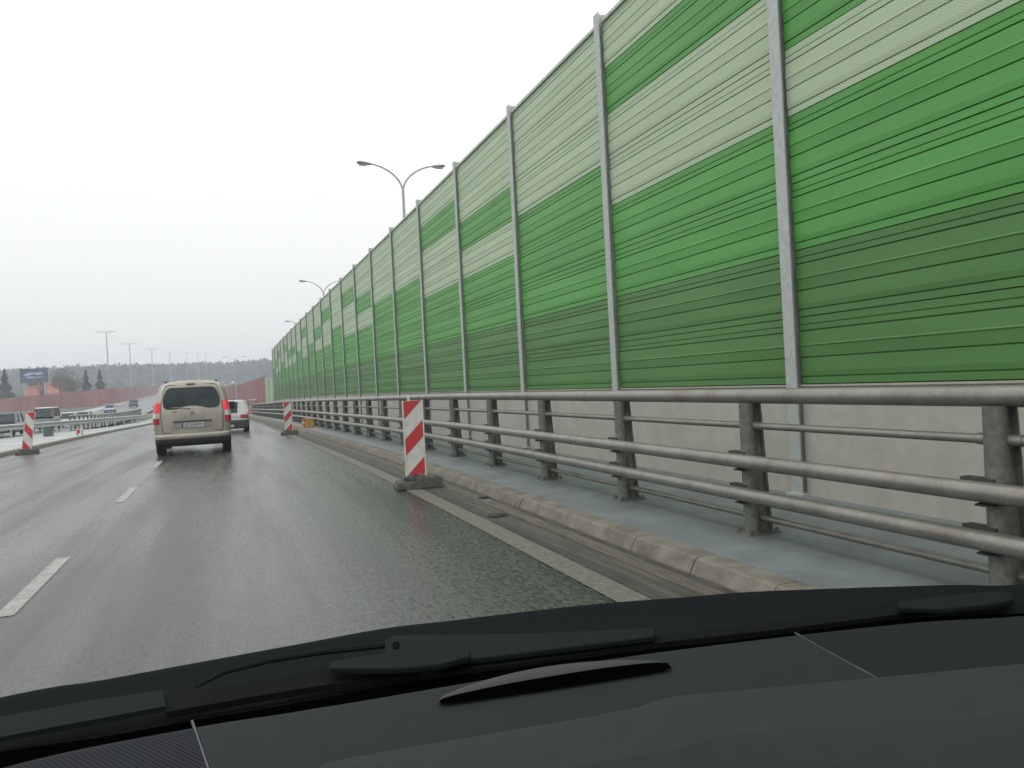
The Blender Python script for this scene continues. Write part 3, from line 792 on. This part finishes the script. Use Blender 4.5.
def make_car(name, label, cat, L_, W_, H_, paint, rear=True, front=False, group=None, boxy=0., lights=True):
    """car pointing +y (its tail at y=0); lofted body, glasshouse, roof, pillars, wheels"""
    t = thing(name, label, cat, group=group)
    hw = W_/2; belt = H_*.60
    st = [(0, .80, .36, belt*.86), (.06, .93, .26, belt*.97), (.35, 1.0, .22, belt), (L_*.5, 1.0, .20, belt), (L_*.66, 1.0, .20, belt*.98),
          (L_*.82, .98, .22, belt*.86), (L_-.10, .90, .26, belt*.74), (L_, .76, .36, belt*.62)]
    mb = MB(); rows = []
    for y, k, zb, zt in st:
        h = hw*k
        rows.append([(0, y, zb), (h*.86, y, zb), (h*.97, y, zb+.12), (h, y, (zb+zt)/2), (h*.965, y, zt-.06), (h*.88, y, zt), (0, y, zt+.015),
                     (-h*.88, y, zt), (-h*.965, y, zt-.06), (-h, y, (zb+zt)/2), (-h*.97, y, zb+.12), (-h*.86, y, zb)])
    mb.grid(rows, close=True); mb.poly(rows[0]); mb.poly(rows[-1])
    mb.build('body', paint, t, smooth=True, angle=50)
    tr = hw*(.74+.08*boxy); tb = hw*.90
    ry0, ry1 = (.55-.3*boxy), L_*(.52+.1*boxy); by0, by1 = .12, L_*(.70+.1*boxy)
    def ring(z, u, ins_=0.):
        x = tb+(tr-tb)*u-ins_; y0 = by0+(ry0-by0)*u+ins_; y1 = by1+(ry1-by1)*u-ins_
        return [(x, y0+.06, z), (x, y1-.06, z), (x*.9, y1, z), (-x*.9, y1, z), (-x, y1-.06, z), (-x, y0+.06, z), (-x*.9, y0, z), (x*.9, y0, z)]
    mb = MB(); mb.grid([ring(belt-.02, 0), ring(H_-.05, 1)], close=True); mb.build('window_glass', MT['glass'], t)
    mb = MB(); a = ring(H_-.09, .9, -.012); b = ring(H_-.03, 1., .0); c = ring(H_, 1., .09)
    mb.grid([a, b, c], close=True); mb.poly(c); mb.build('roof', paint, t, smooth=True)
    lo, up = ring(belt-.03, 0, -.006), ring(H_-.04, 1, -.006)
    for i in range(8):
        mb = MB(); p, q = Vector(lo[i]), Vector(up[i]); mb.tube([p, q], .045 if i in (0, 7, 5, 6) else .03, 6); mb.build('pillar', paint, t)
    ys_mid = L_*.36
    for s in (-1, 1):
        mb = MB(); mb.tube([(s*tb, ys_mid, belt), (s*tr, ys_mid, H_-.05)], .035, 6); mb.build('pillar', paint, t)
        mb = MB(); mb.box((s*(hw+.07), L_*.64, belt+.06), (.16, .1, .13)); bevel(mb.build('wing_mirror', paint, t), .02)
    for x in (-hw+.13, hw-.13):
        for y in (L_*.19, L_*.80): wheel(t, x, y, .31, .19)
    for s in (-1, 1):
        mb = MB(); x = s*hw*.70
        mb.box((x, .035, belt*.80), (hw*.40, .10, .19)); tl = mb.build('tail_light', MT['tail_dark'], t); bevel(tl, .03)
        mb = MB(); mb.box((s*hw*.64, L_-.07, belt*.62), (hw*.34, .14, .13)); bevel(mb.build('headlight', MT['head'] if lights else MT['lens'], t), .03)
    mb = MB(); mb.box((0, .0, .50), (W_*.86, .10, .20)); bevel(mb.build('bumper', paint, t), .04)
    mb = MB(); mb.box((0, .02, .33), (W_*.88, .10, .17)); bevel(mb.build('lower_bumper', MT['plastic'], t), .03)
    mb = MB(); mb.box((0, L_-.02, .40), (W_*.7, .06, .18)); mb.build('grille', MT['plastic'], t)
    mb = MB(); mb.box((0, -.065, .56), (.50, .02, .11)); mb.build('number_plate', MT['plate'], t)
    return t
c = make_car('car', 'white hatchback half hidden behind the beige van', 'car', 3.9, 1.72, 1.47, MT['white_paint'], boxy=.5)
c.location = (-.27, 38.6, gz(40)); c.rotation_euler = (0, 0, R(1.6))
for s_ in (-1, 1):
    mb = MB(); mb.poly([(s_*.80, .10, .86), (s_*.30, .07, .86), (s_*.36, .30, 1.40), (s_*.62, .36, 1.42)])
    mb.poly([(s_*.80, .14, .86), (s_*.82, .75, .86), (s_*.64, .75, 1.42), (s_*.62, .40, 1.42)]); mb.quad((s_*.80, .10, .86), (s_*.80, .14, .86), (s_*.62, .40, 1.42), (s_*.62, .36, 1.42))
    if s_ > 0: mb.build('rear_pillar', MT['white_paint'], c)
# darker skirt of the white car: wide dark lower bumper with low plate
for ch in c.children:
    if ch.name.startswith('lower_bumper'): ch.scale = (1.04, 1.6, 2.4); ch.location = (0, -.06, -.43)
    if ch.name.startswith('number_plate'): ch.location = (-.12, -.06, -.26)
gO = 'oncoming vehicles on the opposite carriageway'
opp = [('car', 'dark oncoming car with lit headlamps at the left edge, left of the leaning beacon', 4.2, 1.75, 1.55, 'dark_paint', -15.2, 61, .4, 1),
       ('van', 'dark teal oncoming van with white roof just right of the leaning beacon', 4.6, 1.72, 2.0, 'teal_paint', -15.75, 76, 1, 0),
       ('car', 'white-roofed oncoming car with lit headlamps right of the teal van', 4.1, 1.72, 1.50, 'white_paint', -16.4, 90, .2, 1),
       ('car', 'silver oncoming car with lit headlamps behind the white-roofed one', 4.1, 1.72, 1.5, 'silver_paint', -17.2, 103, .2, 1),
       ('car', 'pale blue car far down the opposite carriageway', 4.1, 1.75, 1.5, 'bluegrey_paint', -22.0, 160, .3, 0),
       ('car', 'dark car farthest away where the opposite carriageway climbs', 4.1, 1.75, 1.6, 'dark_paint', -21.6, 192, .5, 0),
       ('car', 'silver oncoming car beside the dark one at the left edge', 4.3, 1.75, 1.5, 'silver_paint', -18.6, 70, .3, 1)]
for nm, lab, l, w, h, p, x, y, bxy, li in opp:
    o = make_car(nm, lab, nm, l, w, h, MT[p], boxy=bxy, lights=bool(li), group=gO)
    o.location = (x, y+l, gz(y)-.02); o.rotation_euler = (0, 0, PI+.0286)
    if nm == 'van':
        for ch in o.children:
            if ch.name.startswith('roof'): ch.data.materials[0] = MT['white_paint']
# cream machine by the barriers
t = thing('roller', 'small cream roadworks machine between the white car and the railing end', 'road machine', (2.0, 108, gz(108)))
mb = MB(); mb.box((0, .6, .62), (1.1, 1.7, .5)); bevel(mb.build('engine_hood', MT['cream'], t), .06)
mb = MB(); mb.box((0, .2, 1.75), (1.2, 1.2, .08)); bevel(mb.build('canopy', MT['cream'], t), .03)
for sx in (-.5, .5):
    for sy in (-.3, .7): mb = MB(); mb.tube([(sx, sy, .8), (sx, sy, 1.72)], .03, 6); mb.build('canopy_post', MT['plastic'], t)
for yy in (-.2, 1.4): mb = MB(); mb.tube([(-.55, yy, .38), (.55, yy, .38)], .38, 18); mb.build('drum', MT['rim'], t, smooth=True)

# ------------------------------------------------------------------ lamps
def double_lamp():
    t = thing('street_lamp', 'x', 'street lamp', group='double-armed street lamps along the wall')
    mb = MB(); mb.tube([(0, 0, 0), (0, 0, 1.2), (0, 0, 1.25), (0, 0, 10.85)], [.13, .13, .11, .06], 10); mb.build('pole', MT['lampgrey'], t, smooth=True)
    for s in (-1, 1):
        pts = []
        for k in range(13):
            u = k/12; pts.append((s*1.50*(1-math.cos(u*1.35))/(1-math.cos(1.35))*1.0, 0, 10.65+1.32*math.sin(u*1.35)/math.sin(1.35)))
        mb = MB(); mb.tube(pts, [.05-.018*k/12 for k in range(13)], 8); mb.build('arm', MT['lampgrey'], t, smooth=True)
        mb = MB(); x0 = s*1.45; z0 = 11.95
        rows = []
        for u, wy, hz, dz in ((0, .04, .035, 0), (.08, .09, .06, .01), (.35, .15, .085, .03), (.55, .15, .08, .05), (.66, .09, .05, .06)):
            rows.append([(x0+s*u*1.0, wy*math.cos(a), z0+dz+hz*math.sin(a)) for a in [2*PI*q/10 for q in range(10)]])
        mb.grid(rows, close=True); mb.poly(rows[0]); mb.poly(rows[-1]); hd = mb.build('lamp_head', M('lamp_shell', (.30, .31, .34), .5) if s < 0 else MT['lampgrey'], t, smooth=True)
        mb = MB(); mb.box((x0+s*.38, 0, z0-.055), (.36, .2, .03)); mb.build('lens', MT['lens'], hd)
    return t
l0 = double_lamp()
for i, (x, y, lab) in enumerate([(7.98, 37, 'nearest double-armed street lamp rising high above the green wall'),
                               (8.07, 74, 'second double-armed street lamp showing above the green wall'),
                               (9.0, 112, 'street lamp whose left head just peeks over the far end of the green wall'),
                               (.18, 160, 'distant double-armed street lamp behind the white car'),
                               (2.2, 228, 'farthest double-armed street lamp behind the maroon barrier')]):
    o = l0 if i == 0 else copy_tree(l0)
    o['label'] = lab; o.location = (x, y, gz(y)+.22)
    if i > 2: o.scale = (1, 1, .76 if i == 3 else .66)
def mast():
    t = thing('lighting_mast', 'x', 'lighting mast', group='tall T-shaped lighting masts on the horizon')
    mb = MB(); mb.tube([(0, 0, -8), (0, 0, 20)], [.28, .12], 8); mb.build('pole', MT['lampgrey'], t)
    mb = MB(); mb.box((0, 0, 20), (4.3, .14, .12)); mb.build('crossbar', MT['lampgrey'], t)
    for x in (-2.0, -.9, .9, 2.0):
        mb = MB(); mb.box((x, 0, 20.05), (.62, .5, .22), taper=.8); mb.build('lamp_head', MT['lampgrey'], t)
    return t
m0 = mast()
for i, (px, Y, top, lab) in enumerate([
        (-33.8, 250, 21.5, 'tallest-looking T-shaped lighting mast, leftmost and nearest of the row'), (-34.7, 310, 21.8, 'second T-shaped lighting mast from the left'),
        (-33.4, 375, 23.6, 'third T-shaped lighting mast from the left'), (-30.5, 435, 25.3, 'fourth T-shaped lighting mast from the left'),
        (-25.9, 500, 28.0, 'fifth T-shaped lighting mast from the left'), (-22.3, 560, 30.3, 'sixth T-shaped lighting mast from the left'),
        (-19.3, 620, 33.1, 'seventh T-shaped lighting mast, rightmost and faintest')]):
    o = m0 if i == 0 else copy_tree(m0)
    o['label'] = lab; o.location = (px, Y, top-20)

# ------------------------------------------------------------------ far left: billboard, house, trees, forest
t = thing('billboard', 'navy and pale blue advertising billboard on two posts above the maroon barrier', 'billboard', (-50.2, 240, gz(240)-1))
zc = 9.6-(gz(240)-1)
mb = MB(); mb.box((0, 0, zc), (6.4, .4, 3.7)); mb.build('board', MT['plastic'], t)
mb = MB(); mb.box((0, -.215, zc), (6.2, .02, 3.5)); pb = mb.build('poster', MT['bill_navy'], t)
mb = MB()
for pts in ([(-2.6, .2), (-1.2, .9), (.4, .7), (1.6, .95), (2.4, .3), (.9, .1), (-.4, .35), (-1.5, -.1)], [(-2.4, -.5), (-.9, -.25), (1.0, -.35), (2.6, -.2), (1.2, -.7), (-1.0, -.75)]):
    mb.poly([(x, -.229, zc+z) for x, z in pts])
mb.build('shape', MT['bill_blue'], pb)
for x in (-2.5, 2.4): mb = MB(); mb.box((x, .1, zc/2-.8), (.35, .35, zc-1.6)); mb.build('post', MT['lampgrey'], t)
t = thing('house', 'pink brick house with a red tiled roof below the billboard', 'house', (-51, 262, gz(262)-1.4), .1)
mb = MB(); mb.box((0, 0, 2.3), (11, 8, 4.6)); w_ = mb.build('wall', MT['housebrick'], t)
mb = MB(); mb.prism([(-4.5, 4.5), (4.5, 4.5), (0, 7.9)], 'x', -5.9, 5.9); rf = mb.build('roof', MT['roof'], t)
mb = MB(); mb.box((2.2, .6, 7.6), (.8, .8, 1.8)); mb.build('chimney', MT['render'], rf)
for x in (-3.6, -1.2, 1.4, 3.7): mb = MB(); mb.box((x, -4.01, 3.0), (1.1, .08, 1.4)); mb.build('window', MT['window'], t)
mb = MB(); mb.box((0, -5.2, 2.0), (12.5, .5, .7)); mb.build('porch_band', MT['render'], t)
for x in (-5.6, 0, 5.6): mb = MB(); mb.box((x, -5.2, 3.2), (.4, .4, 3.4)); mb.build('porch_post', MT['render'], t)

def leafcloud(mb, c, rx, rz, n, size, rnd, mi=0, cone=False):
    for _ in range(n):
        while True:
            p = Vector((rnd.uniform(-1, 1), rnd.uniform(-1, 1), rnd.uniform(-1, 1)))
            if p.length < 1: break
        if cone:
            h = rnd.random()**1.25; a = rnd.uniform(0, 2*PI); rr = rx*(1-h)*(.45+.55*rnd.random())*(.8+.25*math.sin(h*26))
            pos = Vector((c[0]+rr*math.cos(a), c[1]+rr*math.sin(a), c[2]+h*rz))
        else:
            p = p.normalized()*(p.length**.5); pos = Vector((c[0]+p.x*rx, c[1]+p.y*rx, c[2]+p.z*rz))
        s = size*rnd.uniform(.5, 1.3)
        u = Vector((rnd.uniform(-1, 1), rnd.uniform(-1, 1), rnd.uniform(-1, 1))).normalized(); v = u.orthogonal().normalized()
        w = u.cross(v)
        mb.poly([tuple(pos+v*s), tuple(pos+w*s*.7-v*s*.3), tuple(pos-v*s*.6-w*s*.5)], mi)
def tree(name, label, x, y, h, r, mat, cone, n, size, seed, group):
    rnd = random.Random(seed); t = thing(name, label, 'tree', (x, y, gz(y)-.4), group=group)
    mb = MB(); mb.tube([(0, 0, 0), (.1, 0, h*.5), (0, 0, h*.92)], [.28, .18, .04], 7)
    for k in range(6):
        a = rnd.uniform(0, 2*PI); z = h*rnd.uniform(.3, .75); mb.tube([(0, 0, z), (math.cos(a)*r*.7, math.sin(a)*r*.7, z+(h*.18 if not cone else -.1*h))], [.09, .02], 5)
    mb.build('trunk', MT['bark'], t)
    mb = MB()
    if cone: leafcloud(mb, (0, 0, h*.08), r, h*.94, n, size, rnd, cone=True)
    else:
        for k in range(9):
            a = rnd.uniform(0, 2*PI); q = rnd.uniform(.1, .7)*r
            leafcloud(mb, (q*math.cos(a), q*math.sin(a), h*rnd.uniform(.4, .85)), r*.5, h*.16, n//9, size, rnd)
    mb.build('crown', mat, t)
gT = 'trees beyond the maroon barrier'
for a in [('conifer_tree', 'dark conifer between the billboard and the first lighting mast, left of a pair', -39.1, 247, 9.6, 2.6, 'conifer', True, 900, .42, 1),
          ('conifer_tree', 'dark conifer right of a pair, nearest below the first lighting mast', -35.9, 249, 9.7, 2.7, 'conifer', True, 900, .42, 2),
          ('conifer_tree', 'large dark conifer left of the billboard', -57, 240, 10.6, 3.4, 'conifer', True, 1200, .45, 3),
          ('conifer_tree', 'dark conifer cut by the left edge of the photo', -63.5, 245, 9.4, 3.0, 'conifer', True, 900, .45, 4),
          ('bare_tree', 'tan leafless tree right of the billboard', -45.4, 246, 10.6, 3.6, 'tan', False, 2200, .22, 5),
          ('bare_tree', 'tan leafless tree between the billboard and the pair of conifers', -42.6, 248, 9.2, 3.0, 'tan', False, 1800, .22, 6),
          ('bare_tree', 'pale bare tree in front of the house under the billboard', -49.5, 246, 6.6, 1.6, 'tan', False, 700, .18, 8),
          ('bare_tree', 'greyish bare tree behind the billboard at its left', -54.5, 262, 11.4, 3.2, 'forest_b', False, 1500, .26, 9)]:
    nm, lab, x, y, h, r, m_, cn, n, s, sd = a
    tree(nm, lab, x, y, h, r, MT[m_], cn, n, s, sd, gT)
rnd = random.Random(11); mb = MB()
for _ in range(1500):
    x = rnd.uniform(-300, 130); y = rnd.uniform(610, 720)
    if rnd.random() < .35: y = rnd.uniform(470, 600); hh = rnd.uniform(4, 8)
    else: hh = rnd.uniform(14, 16.6)+3.5*max(0, (40+x*-.05)/60)
    if y < 640 and -55 < x < 20: continue
    z0 = gz(y)-.4; r_ = rnd.uniform(3.0, 5.2); mi = 1 if rnd.random() < .3 else 0
    leafcloud(mb, (x, y, z0+hh*.5), r_, hh*.52, 70, 1.7, rnd, mi)
f = mb.build('forest', [MT['forest'], MT['forest_b']]); tag(f, kind='stuff', label='hazy grey-green forest belt along the whole horizon', cat='forest')

# ------------------------------------------------------------------ the car we sit in
own = thing('own_car', 'dark dashboard, windscreen base and wipers of the car we look out of', 'car', (0, 0, 0))
ZD = 1.14
def interp(tab, x):
    if x <= tab[0][0]:
        (x0, y0), (x1, y1) = tab[0], tab[1]
    elif x >= tab[-1][0]:
        (x0, y0), (x1, y1) = tab[-2], tab[-1]
    else:
        for (x0, y0), (x1, y1) in zip(tab[:-1], tab[1:]):
            if x0 <= x <= x1: break
    return y0+(y1-y0)*(x-x0)/(x1-x0)
def smooth_tab(pts):
    """smooth curve through surveyed points: Catmull-Rom resampling"""
    out = []; P = [pts[0]]+list(pts)+[pts[-1]]
    for i in range(1, len(P)-2):
        a, b, c, d = (Vector(P[i-1]), Vector(P[i]), Vector(P[i+1]), Vector(P[i+2]))
        for k in range(6):
            u = k/6; q = .5*((2*b)+(c-a)*u+(2*a-5*b+4*c-d)*u*u+(3*b-a-3*c+d)*u**3); out.append((q.x, q.y))
    out.append(tuple(P[-1])[:2]); return out
dash_edge_px = [(0, 759), (101, 739), (190, 721), (260, 712), (330, 701), (460, 679), (526, 668), (600, 658), (680, 645), (791, 632), (895, 620), (1024, 612)]
def survey(pxs, z, left=True):
    return [(p.x, p.y) for p in (at(a, b, z) for a, b in pxs)]
E = survey(dash_edge_px, ZD)
E = [(E[0][0]-.28, E[0][1]-.24), (E[0][0]-.12, E[0][1]-.09)]+E[::2]+[E[-1]] if E[::2][-1] != E[-1] else E
E = E+[(E[-1][0]+.25, E[-1][1]-.02), (E[-1][0]+.5, E[-1][1]-.10)]
E = smooth_tab(E)
XL, XRt = E[0][0], E[-1][0]
def yf(x): return interp(E, x)
pad_px = [(330, 768), (480, 742), (560, 728), (600, 721), (640, 713), (665, 703), (700, 699.5), (800, 690.5), (900, 681), (1024, 669)]
Pd = survey(pad_px, ZD)
Pd = [(XL, Pd[0][1]-.42), (Pd[0][0]-.22, Pd[0][1]-.16)]+Pd+[(Pd[-1][0]+.2, Pd[-1][1]-.015), (XRt, Pd[-1][1]-.06)]
def yp(x): return interp(Pd, x)
seamL = (at(192, 720, ZD), at(209, 770, ZD)); seamR = (at(795, 632, ZD), at(868, 673, ZD))
def sx(seam, y):
    a, b = seam; return a.x+(b.x-a.x)*(y-a.y)/(b.y-a.y)
NX = 90
def dash_h(v):   # gentle fall of the far edge into the windscreen gap
    return ZD-.02*max(0, (v-.93)/.07)**2
def dash_sheet(name, x0f, x1f, mat):
    mb = MB(); rows = []
    for j in range(25):
        v = j/24; row = []
        for i in range(31):
            # iterate: x depends on y through the seam
            u = i/30; y = .9
            for _ in range(4):
                xa, xb = x0f(y), x1f(y); x = xa+(xb-xa)*u
                y0 = yp(x)-.02; y = y0+(yf(x)-y0)*v
            row.append((x, y, dash_h(v)))
        rows.append(row)
    mb.grid(rows); return mb.build(name, mat, own, smooth=True)
dash_sheet('dashboard', lambda y: sx(seamL, y)+.0015, lambda y: sx(seamR, y)-.0015, MT['dash'])
dash_sheet('speaker_grille', lambda y: XL, lambda y: sx(seamL, y)-.0015, MT['grille'])
dash_sheet('defroster_grille', lambda y: sx(seamR, y)+.0015, lambda y: XRt, MT['grille_r'])
for nm, sm in (('seam', seamL), ('seam', seamR)):
    a, b = sm; mb = MB(); d = (b-a)
    p0, p1 = a-d*.0, a+d*1.02
    mb.tube([(p0.x, p0.y, ZD-.001), ((p0.x+p1.x)/2, (p0.y+p1.y)/2, ZD-.001), (p1.x, p1.y, ZD-.001)], (.0014 if sm is seamL else .0009), 6); mb.build(nm, MT['seam'], own)
# raised pad towards the passenger: rounded lip then a broad top that rolls down towards the seats
mb = MB(); rows = []
lip = [(.012, -.006), (.008, .001), (.003, .0045), (-.004, .006), (-.03, .0075), (-.06, .008)]
for i in range(NX+1):
    x = XL+(XRt-XL)*i/NX; y0 = yp(x); row = [(x, y0+a, ZD+h) for a, h in lip]
    # width of the flat top grows to the right
    wt = .085+.035*max(0, min(1, (x-.2)/.6))
    for q in range(1, 9): 
        u = q/8; row.append((x, y0-.06-(wt-.06)*u, ZD+.008-.001*u))
    for q in range(1, 15):
        u = q/14; row.append((x, y0-wt-.34*u, ZD+.007-.034*min(1, u*5)-.17*u**1.4))
    rows.append(row)
mb.grid(rows); mb.build('dash_pad', MT['dash_pad'], own, smooth=True)
# dark gap at the foot of the windscreen
mb = MB(); rows = []
gap_px = [(0, 738), (100, 724), (190, 708), (270, 695), (378, 676), (470, 662), (560, 650), (659, 637), (740, 629), (801, 621), (902, 608), (1024, 603)]
G = survey(gap_px, ZD-.012); G = [(G[0][0]-.3, G[0][1]-.22)]+G+[(G[-1][0]+.3, G[-1][1]-.02), (G[-1][0]+.5, G[-1][1]-.1)]
def yg(x): return interp(G, x)
for i in range(NX+1):
    x = XL+(XRt-XL)*i/NX
    rows.append([(x, yf(x)-.002, ZD-.024), (x, yf(x)+.01, ZD-.034), (x, max(yg(x), yf(x)+.012), ZD-.026)])
mb.grid(rows); mb.build('windscreen_border', MT['black'], own, smooth=True)
# cowl outside the glass
top_px = [(0, 696), (100, 679), (190, 662.5), (300, 642.5), (385, 627), (450, 619.5), (512, 612), (600, 602.5), (680, 596.5), (747, 591), (850, 587), (950, 584), (1024, 583)]
ZC = 1.115
Tt = survey(top_px, ZC); Tt = [(Tt[0][0]-.36, Tt[0][1]-(Tt[2][1]-Tt[0][1])/(Tt[2][0]-Tt[0][0])*.36-.08)]+Tt+[(Tt[-1][0]+.3, Tt[-1][1]-.03), (Tt[-1][0]+.6, Tt[-1][1]-.15)]
Tt = smooth_tab(Tt)
def yt(x): return interp(Tt, x)
mb = MB(); rows = []
for i in range(NX+1):
    x = XL-.1+(XRt+.2-XL)*i/NX; a, b = yg(x)+.004, yt(x)
    rows.append([(x, a, ZD-.030), (x, a+(b-a)*.25, ZC-.016), (x, a+(b-a)*.6, ZC-.012), (x, b-.02, ZC-.004), (x, b-.006, ZC), (x, b+.004, ZC-.004), (x, b+.01, ZC-.03)])
mb.grid(rows); mb.build('cowl', MT['cowlmat'], own, smooth=True)
mb = MB(); rows = []
for i in range(NX+1):
    x = XL-.1+(XRt+.2-XL)*i/NX; b = yt(x)
    rows.append([(x, b+.012, ZC-.035), (x, b+.25, ZC-.13), (x, b+.6, ZC-.30), (x, b+.9, ZC-.47), (x, b+.95, ZC-.62)])
mb.grid(rows); mb.build('bonnet', MT['ownpaint'], own, smooth=True)
# wipers, outside the glass, lying on the cowl
def line3(pxs, z): return [tuple(at(a, b, z)) for a, b in pxs]
def flat_bar(mb, top, bot, z, th):
    A = [Vector(p) for p in line3(top, z)]; B = [Vector(p) for p in line3(bot, z-.0)]
    rows = [[a, b, b-Vector((0, 0, th)), a-Vector((0, 0, th))] for a, b in zip(A, B)]
    mb.grid(rows, close=True); mb.poly(rows[0]); mb.poly(rows[-1])
zw = 1.125
wp1 = bpy.data.objects.new('wiper', None)
mb = MB(); flat_bar(mb, [(-120, 740), (0, 717), (80, 702), (163, 690)], [(-120, 764), (0, 737), (80, 722), (166, 706)], zw, .006); w1 = mb.build('wiper', MT['wiper'], own); bpy.data.objects.remove(wp1)
mb = MB(); flat_bar(mb, [(163, 692), (250, 683), (330, 667), (420, 652)], [(166, 712), (250, 697), (330, 684), (420, 672)], zw-.004, .008); mb.build('blade', MT['blade'], w1)
mb = MB(); mb.tube(line3([(196, 687), (225, 672), (270, 660), (320, 652), (385, 645)], zw+.012), [.0015, .003, .004, .0045, .0045], 8); mb.build('wiper_link', MT['wiper'], w1, smooth=True)
mb = MB(); flat_bar(mb, [(385, 640), (395, 635), (470, 634), (560, 632), (655, 627)], [(385, 655), (395, 660), (470, 659), (560, 648), (655, 636)], zw+.004, .008); w2 = mb.build('wiper', MT['wiper'], own)
bevel(w2, .002)
mb = MB(); flat_bar(mb, [(330, 661), (400, 650), (466, 646), (470, 649)], [(330, 668), (400, 668), (440, 664), (470, 656)], zw+.012, .008); bevel(mb.build('wiper_arm', MT['wiper'], w2), .002)
mb = MB(); p = at(396, 646, zw+.02); mb.tube([tuple(p), tuple(p+Vector((0, -.002, .002)))], .005, 12); mb.build('pivot_cap', MT['blade'], w2)
mb = MB(); flat_bar(mb, [(440, 668), (520, 657), (640, 638), (780, 620), (900, 602), (980, 592), (1010, 590)], [(440, 673), (520, 663), (640, 645), (780, 629), (900, 614), (980, 606), (1014, 597)], zw-.006, .006)
mb.build('blade', MT['blade'], w2)
mb = MB(); flat_bar(mb, [(898, 601), (940, 596), (990, 591), (1012, 592)], [(898, 607), (940, 609), (990, 604), (1014, 599)], zw+.006, .008); bevel(mb.build('wiper_clip', MT['wiper'], w2), .002)
# crescent lid on the dash
mb = MB(); nU = 40; rows = []
A0 = at(440, 704, ZD+.002); A1 = at(667, 666, ZD+.002); ax = (A1-A0); ln = ax.length; ax.normalize(); nn = Vector((-ax.y, ax.x, 0))
for i in range(nU+1):
    u = i/nU; w = .029*(math.sin(PI*min(1, u*1.0))**.75)*(1-.25*u)+.004; hh = .0105*math.sin(PI*u)**.6+.002
    c0 = A0+ax*(ln*u); row = []
    for k in range(11):
        a = PI*k/10
        d = -.10*w+ w*(1-math.cos(a))/2*1.15
        row.append(tuple(c0+nn*(d+.006)+Vector((0, 0, hh*math.sin(a)**.8-.001))))
    rows.append(row)
mb.grid(rows); lid = mb.build('vent_lid', MT['lidmat'], own, smooth=True)
mb = MB(); rows = []
for i in range(nU+1):
    u = i/nU; c0 = A0+ax*(ln*u); w = .003+.003*math.sin(PI*u)**.6+.009*u
    rows.append([tuple(c0+nn*.007+Vector((0, 0, .0065*math.sin(PI*u)**.5+.001))), tuple(c0-nn*(w*.2)+Vector((0, 0, .004))), tuple(c0-nn*w+Vector((0, 0, .0012)))])
mb.grid(rows); mb.build('vent_mouth', MT['black'], lid)  # black sheet paints the shade in the slot under the lid

# ------------------------------------------------------------------ air, sky and light
mb = MB(); mb.box((0, 430, 21), (1900, 1060, 58))
hz = mb.build('haze', None); hz.data.materials.clear()
hm = bpy.data.materials.new('haze'); hm.use_nodes = True; nt = hm.node_tree
for n in list(nt.nodes):
    if n.type != 'OUTPUT_MATERIAL': nt.nodes.remove(n)
pv = nt.nodes.new('ShaderNodeVolumePrincipled'); pv.inputs['Color'].default_value = (.85, .92, 1.0, 1); pv.inputs['Density'].default_value = .0010
pv.inputs['Anisotropy'].default_value = .2
nt.links.new(pv.outputs[0], nt.nodes['Material Output'].inputs['Volume'])
hz.data.materials.append(hm); tag(hz, kind='stuff', label='thin damp haze filling the whole scene', cat='haze')
hz.display_type = 'WIRE'

SUN_EL, SUN_AZ = R(48), R(-140)      # overcast: the bright part of the sky is high, behind and to the left
w = bpy.data.worlds.new('World'); S.world = w; w.use_nodes = True
nt = w.node_tree; N = nt.nodes; L = nt.links
bg = N['Background']
sk = N.new('ShaderNodeTexSky'); sk.sky_type = 'NISHITA'; sk.sun_disc = False; sk.sun_elevation = SUN_EL; sk.sun_rotation = SUN_AZ
hs = N.new('ShaderNodeHueSaturation'); hs.inputs['Saturation'].default_value = .12; L.new(sk.outputs[0], hs.inputs['Color'])
tc = N.new('ShaderNodeTexCoord'); sp = N.new('ShaderNodeSeparateXYZ'); L.new(tc.outputs['Generated'], sp.inputs[0])
rp = N.new('ShaderNodeValToRGB'); e = rp.color_ramp.elements
e[0].position = .0; e[0].color = (.89, .895, .87, 1); e[1].position = 1; e[1].color = (1.74, 1.76, 1.72, 1)
k = e.new(.16); k.color = (1.07, 1.075, 1.06, 1)
k = e.new(.34); k.color = (1.20, 1.215, 1.20, 1)
L.new(sp.outputs[2], rp.inputs['Fac'])
sc = N.new('ShaderNodeMix'); sc.data_type = 'RGBA'; sc.blend_type = 'MULTIPLY'; sc.inputs['Factor'].default_value = 1
L.new(rp.outputs[0], sc.inputs['A']); sc.inputs['B'].default_value = (10, 10, 10, 1)
mx = N.new('ShaderNodeMix'); mx.data_type = 'RGBA'; mx.inputs['Factor'].default_value = .92
L.new(hs.outputs[0], mx.inputs['A']); L.new(sc.outputs['Result'], mx.inputs['B'])
L.new(mx.outputs['Result'], bg.inputs['Color']); bg.inputs['Strength'].default_value = .1
sl = bpy.data.lights.new('sun', 'SUN'); sl.energy = .55; sl.angle = R(25); sl.color = (1, .97, .93)
so = bpy.data.objects.new('sun', sl); COL.objects.link(so)
d = Vector((math.sin(SUN_AZ)*math.cos(SUN_EL), math.cos(SUN_AZ)*math.cos(SUN_EL), math.sin(SUN_EL)))
so.rotation_euler = d.to_track_quat('Z', 'Y').to_euler(); so.location = (-20, -20, 60)

S.render.engine = 'CYCLES'
S.cycles.max_bounces = 6; S.cycles.volume_bounces = 1; S.cycles.caustics_reflective = False; S.cycles.caustics_refractive = False
S.view_settings.view_transform = 'Standard'; S.view_settings.look = 'None'; S.view_settings.exposure = 0; S.view_settings.gamma = 1
S.render.resolution_x = 1024; S.render.resolution_y = 768
